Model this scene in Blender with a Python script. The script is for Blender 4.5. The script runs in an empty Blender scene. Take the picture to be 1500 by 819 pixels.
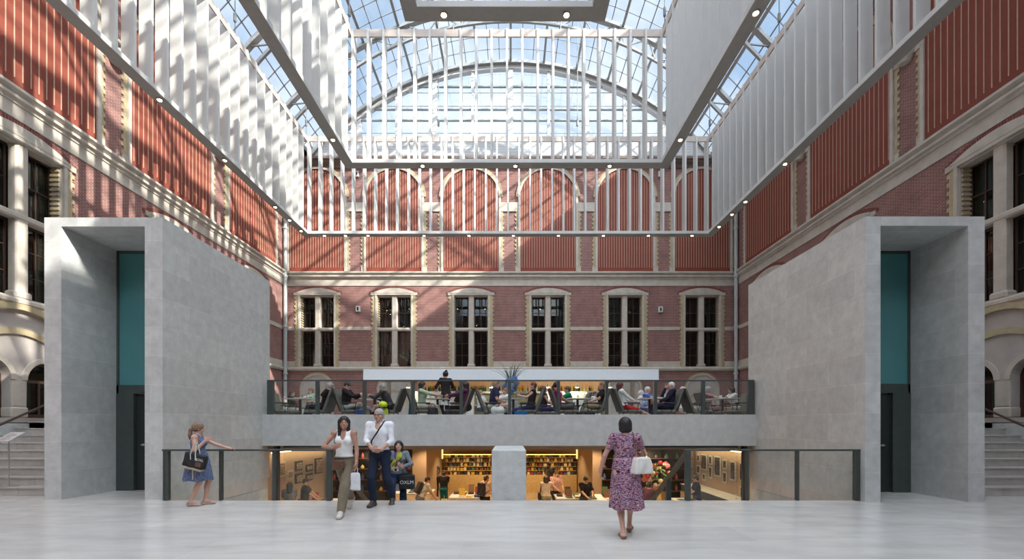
import bpy, math, random
import numpy as np
from mathutils import Vector, Matrix
random.seed(7)
SC = bpy.context.scene
COL = SC.collection
PI = math.pi
F, VX, VY, CZ = 635.0, 748.0, 623.0, 1.5      # focal length (px), vanishing point, eye height (m)
def wx(x, D): return (x - VX) * D / F
def wz(y, D): return CZ + (VY - y) * D / F
def pw(x, y, D): return (wx(x, D), D, wz(y, D))
ORD = ['first','second','third','fourth','fifth','sixth','seventh','eighth','ninth','tenth','eleventh','twelfth','thirteenth','fourteenth']

# ------------------------------------------------------------------ mesh builder
class MB:
    def __init__(s): s.v = []; s.f = []; s.m = []
    def add(s, vs, fs, m=0):
        o = len(s.v); s.v += [tuple(p) for p in vs]
        for f in fs: s.f.append(tuple(i + o for i in f)); s.m.append(m)
        return s
    def box(s, a, b, m=0):
        x0, x1 = sorted((a[0], b[0])); y0, y1 = sorted((a[1], b[1])); z0, z1 = sorted((a[2], b[2]))
        return s.add([(x0,y0,z0),(x1,y0,z0),(x1,y1,z0),(x0,y1,z0),(x0,y0,z1),(x1,y0,z1),(x1,y1,z1),(x0,y1,z1)],
              [(0,3,2,1),(4,5,6,7),(0,1,5,4),(1,2,6,5),(2,3,7,6),(3,0,4,7)], m)
    def bbox(s, a, b, c=0.01, m=0):
        # chamfered box
        x0, x1 = sorted((a[0], b[0])); y0, y1 = sorted((a[1], b[1])); z0, z1 = sorted((a[2], b[2]))
        c = min(c, (x1-x0)*.45, (y1-y0)*.45, (z1-z0)*.45)
        X = (x0, x1); Y = (y0, y1); Z = (z0, z1); vs = []; idx = {}
        for i in (0,1):
            for j in (0,1):
                for k in (0,1):
                    sx = c if i == 0 else -c; sy = c if j == 0 else -c; sz = c if k == 0 else -c
                    idx[i,j,k,'x'] = len(vs); vs.append((X[i], Y[j]+sy, Z[k]+sz))
                    idx[i,j,k,'y'] = len(vs); vs.append((X[i]+sx, Y[j], Z[k]+sz))
                    idx[i,j,k,'z'] = len(vs); vs.append((X[i]+sx, Y[j]+sy, Z[k]))
        fs = []; g = idx
        for i in (0,1):
            q = [g[i,0,0,'x'], g[i,1,0,'x'], g[i,1,1,'x'], g[i,0,1,'x']]; fs.append(q if i else q[::-1])
            q = [g[0,i,0,'y'], g[1,i,0,'y'], g[1,i,1,'y'], g[0,i,1,'y']]; fs.append(q[::-1] if i else q)
            q = [g[0,0,i,'z'], g[1,0,i,'z'], g[1,1,i,'z'], g[0,1,i,'z']]; fs.append(q if i else q[::-1])
        for i in (0,1):
            for j in (0,1):
                q = [g[i,j,0,'x'], g[i,j,0,'y'], g[i,j,1,'y'], g[i,j,1,'x']]; fs.append(q if (i ^ j) else q[::-1])
                q = [g[i,0,j,'x'], g[i,0,j,'z'], g[i,1,j,'z'], g[i,1,j,'x']]; fs.append(q[::-1] if (i ^ j) else q)
                q = [g[0,i,j,'y'], g[0,i,j,'z'], g[1,i,j,'z'], g[1,i,j,'y']]; fs.append(q if (i ^ j) else q[::-1])
                for k in (0,1):
                    q = [g[i,j,k,'x'], g[i,j,k,'y'], g[i,j,k,'z']]; fs.append(q if (i + j + k) % 2 else q[::-1])
        return s.add(vs, fs, m)
    def bar(s, a, b, w, h, up=(0,0,1), m=0):
        a = Vector(a); b = Vector(b); d = (b - a).normalized(); up = Vector(up)
        if abs(d.dot(up)) > .98: up = Vector((0,1,0))
        r = d.cross(up).normalized() * (w/2); u = r.cross(d).normalized() * (h/2)
        vs = [a-r-u, a+r-u, a+r+u, a-r+u, b-r-u, b+r-u, b+r+u, b-r+u]
        return s.add(vs, [(0,1,2,3),(7,6,5,4),(0,4,5,1),(1,5,6,2),(2,6,7,3),(3,7,4,0)], m)
    def tube(s, pts, r, n=8, m=0, flat=None, closed=False):
        pts = [Vector(p) for p in pts]; k = len(pts)
        rs = r if isinstance(r, (list, tuple)) else [r]*k
        rings = []; prev = None
        for i in range(k):
            if closed: d = pts[(i+1) % k] - pts[i-1]
            else: d = pts[min(i+1, k-1)] - pts[max(i-1, 0)]
            d.normalize()
            if prev is None:
                up = Vector((0,0,1)) if abs(d.z) < .9 else Vector((1,0,0))
                x = d.cross(up).normalized()
            else:
                x = (prev - d * prev.dot(d)).normalized()
            prev = x; y = d.cross(x)
            rings.append([pts[i] + x*math.cos(2*PI*j/n)*rs[i] + y*math.sin(2*PI*j/n)*rs[i]*(flat or 1) for j in range(n)])
        vs = [p for rg in rings for p in rg]; fs = []
        rng = range(k) if closed else range(k-1)
        for i in rng:
            i2 = (i+1) % k
            for j in range(n): fs.append((i*n+j, i*n+(j+1) % n, i2*n+(j+1) % n, i2*n+j))
        if not closed:
            fs.append(tuple(range(n))[::-1]); fs.append(tuple((k-1)*n + j for j in range(n)))
        return s.add(vs, fs, m)
    def lathe(s, prof, c=(0,0,0), n=16, m=0, axis='z'):
        vs = []; fs = []; k = len(prof)
        for (r, z) in prof:
            for j in range(n):
                a = 2*PI*j/n
                p = (r*math.cos(a), r*math.sin(a), z)
                if axis == 'y': p = (p[0], z, p[1])
                if axis == 'x': p = (z, p[0], p[1])
                vs.append((p[0]+c[0], p[1]+c[1], p[2]+c[2]))
        for i in range(k-1):
            for j in range(n): fs.append((i*n+j, i*n+(j+1) % n, (i+1)*n+(j+1) % n, (i+1)*n+j))
        fs.append(tuple(range(n))[::-1]); fs.append(tuple((k-1)*n+j for j in range(n)))
        return s.add(vs, fs, m)
    def prism(s, pts, a, b, ax='y', m=0):
        # polygon (2-D, counter-clockwise) extruded along an axis from a to b
        def P(p, t): return {'y': (p[0], t, p[1]), 'x': (t, p[0], p[1]), 'z': (p[0], p[1], t)}[ax]
        n = len(pts); vs = [P(p, a) for p in pts] + [P(p, b) for p in pts]
        fs = [tuple(range(n)), tuple(range(2*n-1, n-1, -1))]
        for i in range(n): fs.append((i, i+n, (i+1) % n + n, (i+1) % n))
        return s.add(vs, fs, m)
    def arcband(s, c, r0, r1, y0, y1, a0=0, a1=PI, n=20, m=0):
        # flat arch ring in local x-z, thickness y0..y1
        vs = []; fs = []
        for i in range(n+1):
            a = a0 + (a1-a0)*i/n; ca, sa = math.cos(a), math.sin(a)
            for (r, y) in ((r0,y0),(r1,y0),(r1,y1),(r0,y1)): vs.append((c[0]+r*ca, y, c[1]+r*sa))
        for i in range(n):
            for j in range(4):
                fs.append((i*4+j, i*4+(j+1) % 4, i*4+4+(j+1) % 4, i*4+4+j))
        fs.append((0,1,2,3)); fs.append((n*4+3,n*4+2,n*4+1,n*4))
        return s.add(vs, fs, m)
    def build(s, name, mats, parent=None, smooth=False, world=False, loc=None):
        me = bpy.data.meshes.new(name)
        off = Vector((0,0,0))
        if world and parent: off = parent.location
        if loc is not None: off = Vector(loc)
        me.from_pydata([(p[0]-off[0], p[1]-off[1], p[2]-off[2]) for p in s.v], [], s.f)
        if not isinstance(mats, (list, tuple)): mats = [mats]
        for mt in mats: me.materials.append(mt)
        if len(mats) > 1: me.polygons.foreach_set('material_index', s.m)
        import bmesh
        b = bmesh.new(); b.from_mesh(me); bmesh.ops.recalc_face_normals(b, faces=b.faces); b.to_mesh(me); b.free()
        if smooth:
            me.polygons.foreach_set('use_smooth', [True]*len(me.polygons))
            try: me.set_sharp_from_angle(angle=math.radians(40))
            except Exception: pass
        me.update()
        o = bpy.data.objects.new(name, me); COL.objects.link(o)
        if parent: o.parent = parent
        elif loc is not None: o.location = loc
        return o

def tag(o, label=None, cat=None, group=None, kind=None):
    if label: o['label'] = label
    if cat: o['category'] = cat
    if group: o['group'] = group
    if kind: o['kind'] = kind
    return o
def empty(name, loc=(0,0,0), rz=0, label=None, cat=None, group=None, kind=None):
    o = bpy.data.objects.new(name, None); COL.objects.link(o)
    o.location = loc; o.rotation_euler = (0,0,rz); o.empty_display_size = .2
    return tag(o, label, cat, group, kind)
def dup(o, loc=None, rz=None, label=None, group=None, parent=None):
    kids = [c for c in o.children]
    c = o.copy(); COL.objects.link(c)
    if parent: c.parent = parent
    if loc is not None: c.location = loc
    if rz is not None: c.rotation_euler = (0,0,rz)
    if label: c['label'] = label
    if group: c['group'] = group
    for k in kids: dup(k, parent=c)
    return c
def struct(name, mb, mat, parent=None, **k):
    o = mb.build(name, mat, parent, **k)
    if not parent: o['kind'] = 'structure'
    return o

# ------------------------------------------------------------------ materials
def newmat(name):
    m = bpy.data.materials.new(name); m.use_nodes = True
    nt = m.node_tree; nt.nodes.clear()
    out = nt.nodes.new('ShaderNodeOutputMaterial')
    return m, nt, out
def N(nt, t, **k):
    n = nt.nodes.new(t)
    for a, b in k.items():
        if a in ('ins',):
            for i, val in b.items(): n.inputs[i].default_value = val
        else: setattr(n, a, b)
    return n
def c4(c): return (c[0], c[1], c[2], 1)
def principled(nt, out, rough=.6, metal=0, spec=.5):
    p = nt.nodes.new('ShaderNodeBsdfPrincipled')
    p.inputs['Roughness'].default_value = rough; p.inputs['Metallic'].default_value = metal
    p.inputs['Specular IOR Level'].default_value = spec
    nt.links.new(p.outputs[0], out.inputs[0]); return p
def ramp(nt, fac, stops, interp='LINEAR'):
    r = nt.nodes.new('ShaderNodeValToRGB'); r.color_ramp.interpolation = interp
    els = r.color_ramp.elements
    while len(els) < len(stops): els.new(.5)
    for e, (p, c) in zip(els, stops): e.position = p; e.color = c4(c)
    nt.links.new(fac, r.inputs[0]); return r.outputs[0]
def mixc(nt, fac, a, b, mode='MIX'):
    n = nt.nodes.new('ShaderNodeMix'); n.data_type = 'RGBA'; n.blend_type = mode
    for sock, val in ((n.inputs[0], fac), (n.inputs[6], a), (n.inputs[7], b)):
        if hasattr(val, 'is_linked') or hasattr(val, 'links'): nt.links.new(val, sock)
        else: sock.default_value = c4(val) if isinstance(val, tuple) else val
    return n.outputs[2]
def mth(nt, op, a, b=None):
    n = nt.nodes.new('ShaderNodeMath'); n.operation = op
    for sock, val in zip(n.inputs, (a, b)):
        if val is None: continue
        if hasattr(val, 'links'): nt.links.new(val, sock)
        else: sock.default_value = val
    return n.outputs[0]
def noise(nt, vec, scale, detail=4, rough=.55):
    n = nt.nodes.new('ShaderNodeTexNoise'); n.inputs['Scale'].default_value = scale
    n.inputs['Detail'].default_value = detail; n.inputs['Roughness'].default_value = rough
    nt.links.new(vec, n.inputs['Vector']); return n.outputs['Fac']
def objco(nt): return nt.nodes.new('ShaderNodeTexCoord').outputs['Object']
def worldpos(nt): return nt.nodes.new('ShaderNodeNewGeometry').outputs['Position']
def bump(nt, p, h, st=.3, dist=.01):
    b = nt.nodes.new('ShaderNodeBump'); b.inputs['Strength'].default_value = st; b.inputs['Distance'].default_value = dist
    nt.links.new(h, b.inputs['Height']); nt.links.new(b.outputs[0], p.inputs['Normal'])
MATS = {}
def pm(name, col, rough=.6, metal=0, var=.12, scale=8, spec=.5, bmp=0):
    # plain procedural material: base colour with a little noise variation
    if name in MATS: return MATS[name]
    m, nt, out = newmat(name); p = principled(nt, out, rough, metal, spec)
    nz = noise(nt, objco(nt), scale)
    lo = tuple(c*(1-var) for c in col); hi = tuple(min(1, c*(1+var)) for c in col)
    nt.links.new(ramp(nt, nz, [(.3, lo), (.7, hi)]), p.inputs['Base Color'])
    if bmp: bump(nt, p, nz, bmp, .004)
    MATS[name] = m; return m
def boxvec(nt):
    # world-space planar coordinates chosen by the face direction, metres
    g = nt.nodes.new('ShaderNodeNewGeometry')
    sp = nt.nodes.new('ShaderNodeSeparateXYZ'); nt.links.new(g.outputs['Position'], sp.inputs[0])
    sn = nt.nodes.new('ShaderNodeSeparateXYZ'); nt.links.new(g.outputs['True Normal'], sn.inputs[0])
    fx = mth(nt, 'GREATER_THAN', mth(nt, 'ABSOLUTE', sn.outputs[0]), .6)
    fz = mth(nt, 'GREATER_THAN', mth(nt, 'ABSOLUTE', sn.outputs[2]), .6)
    def mx(f, a, b): return mth(nt, 'ADD', mth(nt, 'MULTIPLY', mth(nt, 'SUBTRACT', 1.0, f), a), mth(nt, 'MULTIPLY', f, b))
    u = mx(fx, sp.outputs[0], sp.outputs[1]); v = mx(fz, sp.outputs[2], sp.outputs[1])
    c = nt.nodes.new('ShaderNodeCombineXYZ'); nt.links.new(u, c.inputs[0]); nt.links.new(v, c.inputs[1])
    return c.outputs[0]
def brickmat(name, c1, c2, mortar, bw, rh, ms, rough=.8, var=None, offs=.5, spec=.3, vein=None, bias=0.0, bumpst=.3):
    m, nt, out = newmat(name); p = principled(nt, out, rough, 0, spec)
    vec = boxvec(nt)
    b = nt.nodes.new('ShaderNodeTexBrick'); nt.links.new(vec, b.inputs['Vector'])
    b.offset = offs; b.inputs['Color1'].default_value = c4(c1); b.inputs['Color2'].default_value = c4(c2)
    b.inputs['Mortar'].default_value = c4(mortar); b.inputs['Scale'].default_value = 1
    b.inputs['Mortar Size'].default_value = ms; b.inputs['Mortar Smooth'].default_value = .1
    b.inputs['Brick Width'].default_value = bw; b.inputs['Row Height'].default_value = rh; b.inputs['Bias'].default_value = bias
    col = b.outputs['Color']
    if vein:
        sc, lo, hi = vein
        nz = noise(nt, worldpos(nt), sc, 6, .65)
        col = mixc(nt, 1.0, col, ramp(nt, nz, [(.3, (lo,)*3), (.7, (hi,)*3)]), 'MULTIPLY')
    nt.links.new(col, p.inputs['Base Color'])
    if bumpst:
        inv = mth(nt, 'SUBTRACT', 1.0, b.outputs['Fac']); bump(nt, p, inv, bumpst, .004)
    MATS[name] = m; return m
def glassmat(name, tint, ior=1.45, rough=0.0, extra=0):
    # thin pane: clear transmission plus a Fresnel mirror reflection
    m, nt, out = newmat(name)
    t = nt.nodes.new('ShaderNodeBsdfTransparent'); t.inputs[0].default_value = c4(tint)
    g = nt.nodes.new('ShaderNodeBsdfGlossy'); g.inputs['Roughness'].default_value = rough; g.inputs[0].default_value = (1,1,1,1)
    lw = nt.nodes.new('ShaderNodeLayerWeight'); lw.inputs[0].default_value = .5
    r0 = ((ior-1)/(ior+1))**2
    mx = nt.nodes.new('ShaderNodeMixShader')
    fac = mth(nt, 'ADD', mth(nt, 'MULTIPLY', mth(nt, 'POWER', lw.outputs['Facing'], 5.0), .85), r0+extra)
    nt.links.new(fac, mx.inputs[0]); nt.links.new(t.outputs[0], mx.inputs[1]); nt.links.new(g.outputs[0], mx.inputs[2])
    nt.links.new(mx.outputs[0], out.inputs[0]); MATS[name] = m; return m
def emit(name, col, st):
    if name in MATS: return MATS[name]
    m, nt, out = newmat(name)
    e = nt.nodes.new('ShaderNodeEmission'); e.inputs[0].default_value = c4(col); e.inputs[1].default_value = st
    nt.links.new(e.outputs[0], out.inputs[0]); MATS[name] = m; return m

M_brick = brickmat('red_brick', (.255,.088,.07), (.17,.062,.054), (.36,.29,.265), .19, .053, .0075, .85, vein=(1.5,.8,1.15))
M_stone = brickmat('grey_limestone', (.545,.565,.55), (.475,.49,.48), (.60,.61,.60), 1.45, .58, .005, .55, vein=(5.0,.84,1.1), bumpst=.08, spec=.4)
M_step = brickmat('step_limestone', (.46,.44,.41), (.40,.385,.36), (.25,.24,.23), 1.9, 40.0, .004, .5, vein=(4,.85,1.1), bumpst=0)
M_concrete = pm('smooth_grey_limestone', (.51,.525,.515), .6, var=.1, scale=5)
M_cream = pm('cream_sandstone', (.47,.425,.365), .8, var=.12, scale=3)
M_pale = pm('pale_render', (.43,.39,.36), .85, var=.1, scale=2)
M_yellow = brickmat('yellow_brick', (.45,.365,.20), (.40,.33,.21), (.42,.38,.31), .2, .125, .008, .8, vein=(2,.85,1.1))
M_vouss = pm('dark_red_voussoirs', (.20,.068,.056), .85, var=.25, scale=14)
M_panel = pm('oxide_red_boards', (.205,.052,.034), .7, var=.1, scale=1.2, spec=.25)
M_batten = pm('tan_batten', (.46,.30,.22), .7, var=.06)
M_white = pm('white_lacquer', (.56,.56,.545), .55, var=.03, scale=2)
M_toprail = pm('warm_grey_lacquer', (.50,.43,.38), .6, var=.05)
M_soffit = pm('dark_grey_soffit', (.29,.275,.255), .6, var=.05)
M_dark = pm('dark_green_grey_metal', (.066,.080,.077), .45, .3, var=.08)
M_black = pm('black_metal', (.012,.012,.013), .45, .3)
M_steel = pm('roof_steel', (.30,.315,.31), .5, .2, var=.1)
M_steeld = pm('glazing_bar_grey', (.17,.185,.19), .5, .2, var=.1)
M_teal = pm('teal_frosted_glass', (.07,.215,.225), .22, var=.08, scale=.7)
M_wood = pm('dark_brown_window_timber', (.06,.028,.018), .5)
M_curtain = pm('dark_curtain', (.030,.036,.036), .9, var=.3, scale=3)
M_glass = glassmat('clear_glass', (.965,.985,.98))
M_rglass = glassmat('roof_glass', (.90,.93,.95), 1.3)
M_wglass = glassmat('window_glass', (.55,.62,.60), 1.5)
M_siding = brickmat('pale_siding', (.48,.50,.51), (.45,.47,.48), (.28,.29,.3), 60.0, .16, .012, .6, bumpst=.1)
M_slate = pm('pinkish_slate', (.36,.25,.25), .8, var=.2, scale=4)
M_beige = pm('warm_beige_plaster', (.42,.30,.20), .75, var=.05)
M_beigef = pm('shop_floor', (.40,.30,.21), .4, var=.1)
M_pipe = pm('grey_painted_pipe', (.42,.44,.43), .5, var=.06)
M_lamp = emit('warm_spot', (1.0,.72,.42), 30.0)
M_chrome = pm('brushed_metal', (.55,.55,.55), .3, .9)

def floor_mat():
    m, nt, out = newmat('pale_marble_floor'); p = principled(nt, out, .2, 0, .55)
    vec = boxvec(nt)
    b = nt.nodes.new('ShaderNodeTexBrick'); nt.links.new(vec, b.inputs['Vector'])
    b.offset = .37; b.inputs['Color1'].default_value = (.62,.60,.57,1); b.inputs['Color2'].default_value = (.555,.535,.51,1)
    b.inputs['Mortar'].default_value = (.53,.52,.50,1); b.inputs['Scale'].default_value = 1
    b.inputs['Mortar Size'].default_value = .003; b.inputs['Brick Width'].default_value = 1.6; b.inputs['Row Height'].default_value = .8
    mp = nt.nodes.new('ShaderNodeMapping'); mp.inputs['Scale'].default_value = (.55, 2.2, 1); mp.inputs['Rotation'].default_value = (0,0,.25)
    nt.links.new(worldpos(nt), mp.inputs[0])
    nz = noise(nt, mp.outputs[0], 1.6, 8, .62)
    col = mixc(nt, 1.0, b.outputs['Color'], ramp(nt, nz, [(.2, (.80,.79,.775)), (.5, (.97,.97,.965)), (.8, (1.1,1.1,1.1))]), 'MULTIPLY')
    nt.links.new(col, p.inputs['Base Color'])
    nz2 = noise(nt, worldpos(nt), 3, 4)
    nt.links.new(ramp(nt, nz2, [(.1, (.15,)*3), (.9, (.27,)*3)]), p.inputs['Roughness'])
    return m
M_floor = floor_mat()
SKYK, CLOUD, SUN_E, SUN_D, EXPO, SHOP_W = .20, 1.05, 9.0, (-1,.60,-.75), 0.40, 110
HAZE, SKY_LIFT_D = 5.4, (.2,-.42,.885)  # gain and direction of the added out-of-view sky lobe
# ------------------------------------------------------------------ the hall
XW, YB, YR = 13.2, 25.4, -10.0           # side walls at +-XW, far wall, rear wall
B = -1.9                                 # basement shop floor
TF = 1.6                                 # terrace floor
LX0, LX1, LXA, LXB, LY = -9.38, -7.0, -9.04, -7.36, 8.72      # left stone portal
RX0, RX1, RXA, RXB, RY = 6.91, 9.24, 7.21, 8.92, 8.45          # right stone portal
HT = 5.64
FE = 8.65                                # edge of the floor above the sunken stairs

fl = MB(); fl.box((-XW, YR, -.3), (XW, FE, 0))
fl.box((-XW, FE, -.3), (LX1, 9.2, 0)); fl.box((RX0, FE, -.3), (XW, 9.2, 0))
fl.box((LX0, 9.2, -.3), (LX1, 12.5, 0)); fl.box((RX0, 9.2, -.3), (RX1, 12.5, 0))
struct('floor', fl, M_floor)
lf = MB(); lf.box((-10, FE, B-.2), (10, 23, B)); struct('floor_lower', lf, M_beigef)
tf = MB(); tf.box((LX1, 12.2, .92), (RX0, 12.5, 1.8)); tf.box((-XW, 12.5, .92), (XW, YB, TF))
tf.box((-XW, 11.84, .92), (LX0, 12.5, TF)); tf.box((RX1, 11.84, .92), (XW, 12.5, TF))
struct('floor_terrace', tf, M_concrete)

# walls with rectangular openings
def wall_grid(mb, u0, u1, z0, z1, holes, place, m=0):
    us = sorted({u0, u1} | {h[0] for h in holes} | {h[1] for h in holes}); us = [u for u in us if u0 <= u <= u1]
    zs = sorted({z0, z1} | {h[2] for h in holes} | {h[3] for h in holes})
    for a, b in zip(us, us[1:]):
        for c, d in zip(zs, zs[1:]):
            mu, mz = (a+b)/2, (c+d)/2
            if any(h[0] < mu < h[1] and h[2] < mz < h[3] for h in holes): continue
            mb.box(place(a, 0, c), place(b, .6, d), m)
WZ0, WZ1, WHW = 4.90, 9.12, 1.0          # window opening
BWX = [-.06 + 4.51*(i-2.5) for i in range(6)]
w = MB(); wall_grid(w, -XW-.6, XW+.6, -2, 17.0, [(x-WHW, x+WHW, WZ0, WZ1) for x in BWX], lambda u, d, z: (u, YB+d, z))
struct('wall_far', w, M_brick)
SWY = [11.76, 17.0, 22.25]
SPY = [6.5, 11.76, 17.0, 22.25]
AY, AR = 11.6, .53                       # arcade of paired arched lights in the side walls
holes = [(y-WHW, y+WHW, WZ0, WZ1) for y in SWY] + [(AY-1.46, AY+1.46, 1.7, 3.42)]
for nm, s in (('wall_left', -1), ('wall_right', 1)):
    w = MB(); wall_grid(w, YR, YB, -2, 17.0, holes, lambda u, d, z: (s*(XW+d), u, z)); struct(nm, w, M_brick)
w = MB(); w.box((-XW-.6, YR-.5, -.3), (XW+.6, YR, 17)); struct('wall_rear', w, M_brick)
pr = MB(); pr.box((-XW-.6, YB+.15, 17.0), (XW+.6, YB+.6, 18.45)); struct('wall_parapet', pr, M_siding)

# windows, built at the far wall; x across, y into the wall, z up
def build_window(name):
    root = empty(name, kind='structure')
    s = MB()
    for sg in (-1, 1):
        s.box((sg*.98, .0, WZ0), (sg*1.0, .42, WZ1))
        s.box((sg*1.0, -.07, WZ0-.02), (sg*1.10, .1, WZ1), 0)
        z = WZ0
        i = 0
        while z < WZ1 - .02:
            e = 1.26 if i % 2 else 1.33
            s.box((sg*1.10, -.035, z), (sg*e, .1, min(z+.125, WZ1)), 1); z += .125; i += 1
        z = WZ0+.25
        while z < WZ1 - .1:                                # toothed inner reveal
            s.box((sg*.93, .05, z), (sg*.985, .33, z+.07), 1); z += .14
    s.box((-1.0, 0, WZ1-.06), (1.0, .42, WZ1)); s.box((-1.0, 0, WZ0), (1.0, .42, WZ0+.04))
    s.box((-1.14, -.08, WZ1), (1.14, .1, WZ1+.12)); s.box((-1.36, -.06, WZ1-.02), (1.36, .1, WZ1+.14))
    s.box((-1.18, -.09, WZ1+.10), (1.18, 0, WZ1+.15))
    s.build('surround', [M_cream, M_yellow], root)
    h = MB(); R = 2.97; zc = WZ1+.41-R; n = 18
    a0 = math.asin(1.30/R)
    pts = [(R*math.sin(-a0+2*a0*i/n), zc+R*math.cos(-a0+2*a0*i/n)) for i in range(n+1)]
    poly = [(-1.30, WZ1+.1), (1.30, WZ1+.1)] + pts[::-1]
    h.prism(poly, -.05, .1, 'y'); h.build('arched_hood', M_cream, root)
    v = MB()
    for i in range(44):                                    # brick relieving arch over the hood
        a = -a0*1.1 + 2*a0*1.1*(i+.5)/44; r0, r1 = R+.005, R+.135
        p = lambda r, a: (r*math.sin(a), zc+r*math.cos(a))
        da = a0*1.1/44*.8
        v.prism([p(r0,a-da), p(r0,a+da), p(r1,a+da), p(r1,a-da)], -.015, .08, 'y')
    v.build('brick_arch', M_vouss, root)
    c = MB()
    c.bbox((-.16, .02, WZ0), (.16, .30, WZ1), .05); c.bbox((-1.0, .0, 7.04), (1.0, .30, 7.22), .04)
    c.bbox((-.22, -.02, WZ0), (.22, .32, WZ0+.22), .05)
    c.build('stone_cross', M_cream, root)
    for a, b in ((-.97, -.16), (.16, .97)):
        for z0, z1, nz in ((WZ0+.04, 7.04, 2), (7.22, WZ1-.06, 1)):
            f = MB(); t = .05; y0, y1 = .30, .36
            f.box((a, y0, z0), (a+t, y1, z1)); f.box((b-t, y0, z0), (b, y1, z1))
            f.box((a, y0, z0), (b, y1, z0+t)); f.box((a, y0, z1-t), (b, y1, z1))
            f.box(((a+b)/2-.014, y0, z0), ((a+b)/2+.014, y1, z1))
            for k in range(nz): zz = z0+(z1-z0)*(k+1)/(nz+1); f.box((a, y0, zz-.012), (b, y1, zz+.012))
            sa = f.build('sash', M_wood, root)
            g = MB(); g.box((a+.02, .325, z0+.02), (b-.02, .332, z1-.02)); g.build('pane', M_wglass, sa)
    cu = MB(); n = 60; vs = []
    for i in range(n+1):
        x = -1+2*i/n; y = .52+.035*math.sin(i*1.35)+.02*math.sin(i*.6)
        vs += [(x, y, WZ0), (x, y, WZ1)]
    cu.add(vs, [(2*i, 2*i+2, 2*i+3, 2*i+1) for i in range(n)]); cu.box((-1,.60,WZ0),(1,.62,WZ1))
    cu.build('curtain', M_curtain, root)
    return root
win = build_window('window_1'); win.location = (BWX[0], YB, 0)
k = 1
for x in BWX[1:]:
    k += 1; c = dup(win, (x, YB, 0)); c.name = 'window_%d' % k
for y in SWY:
    for s in (-1, 1):
        k += 1; c = dup(win, (s*XW, y, 0), PI/2 if s < 0 else -PI/2); c.name = 'window_%d' % k

# mouldings and bands ("trim")
def prof_run(mb, prof, wall):
    # profile points (out, z) run along a wall
    if wall == 'far': mb.prism([(-YB+o, z) for o, z in prof], 0, 0)
tr = 0
def trim(mb, mat=None, parent=None):
    global tr
    tr += 1; return struct('trim_%d' % tr, mb, mat or M_cream)
corn = [(0,10.05),(.06,10.05),(.08,10.12),(.16,10.16),(.16,10.24),(.10,10.28),(.22,10.36),(.22,10.44),(.06,10.5),(0,10.5)]
sill = [(0,4.68),(.05,4.68),(.14,4.76),(.14,4.84),(.05,4.9),(0,4.9)]
top = [(0,16.55),(.08,16.55),(.12,16.7),(.3,16.78),(.3,16.86),(.42,16.9),(.42,17.04),(0,17.04)]
def run(prof, mat=None):
    m = MB(); m.prism([(YB-o, z) for o, z in prof], -XW, XW, 'x'); trim(m, mat)
    for s in (-1, 1):
        m = MB(); m.prism([(s*(XW-o), z) for o, z in prof], YR, YB, 'y'); trim(m, mat)
run(corn); run(sill); run(top, pm('weathered_brown_stone',(.17,.13,.11),.8))
m = MB(); m.box((-XW, YB-.03, 9.66), (XW, YB+.02, 10.06)); trim(m)
for s in (-1, 1):
    m = MB(); m.box((s*(XW-.03), YR, 9.66), (s*(XW+.02), YB, 10.06)); trim(m)
for s in (-1, 1):                                          # limestone dado beside the side stairs
    m = MB(); m.box((s*(XW-.05), 8.7, 0), (s*(XW+.02), 14.0, 1.58)); trim(m, M_stone)
# white string courses between the windows
m = MB(); xs = [-XW] + [v for x in BWX for v in (x-1.3, x+1.3)] + [XW]
for a, b in zip(xs[::2], xs[1::2]):
    m.box((a, YB-.03, 7.06), (b, YB+.02, 7.27)); m.box((a, YB-.04, 4.88), (b, YB+.02, 5.24))
trim(m)
for s in (-1, 1):
    m = MB(); ys = [YR] + [v for y in SWY for v in (y-1.3, y+1.3)] + [YB]
    for a, b in zip(ys[::2], ys[1::2]):
        m.box((s*(XW-.03), a, 7.06), (s*(XW+.02), b, 7.27)); m.box((s*(XW-.04), a, 4.88), (s*(XW+.02), b, 5.24))
    trim(m)
# piers between the red panels: impost blocks, stone feet and toothed quoins
def pier_trim(edges, place):
    m = MB()
    for (a, b, spring) in edges:                          # a..b = brick pier between two panels
        m.box(place(a, -.06, spring-.85), place(b, .02, spring-.33))
        m.box(place(a, -.05, 10.5), place(a+.30, .02, 10.74)); m.box(place(b-.30, -.05, 10.5), place(b, .02, 10.74))
    return m
HB, HS = 1.62, 2.0
SPB, SPS = 14.86, 14.5
eb = [(a+HB+.0, b-HB-.0, SPB) for a, b in zip(BWX, BWX[1:])]
trim(pier_trim(eb, lambda u, d, z: (u, YB+d, z)))
es = [(a+HS, b-HS, SPS) for a, b in zip(SPY, SPY[1:])]
for s in (-1, 1): trim(pier_trim(es, lambda u, d, z: (s*(XW+d), u, z)))

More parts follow.
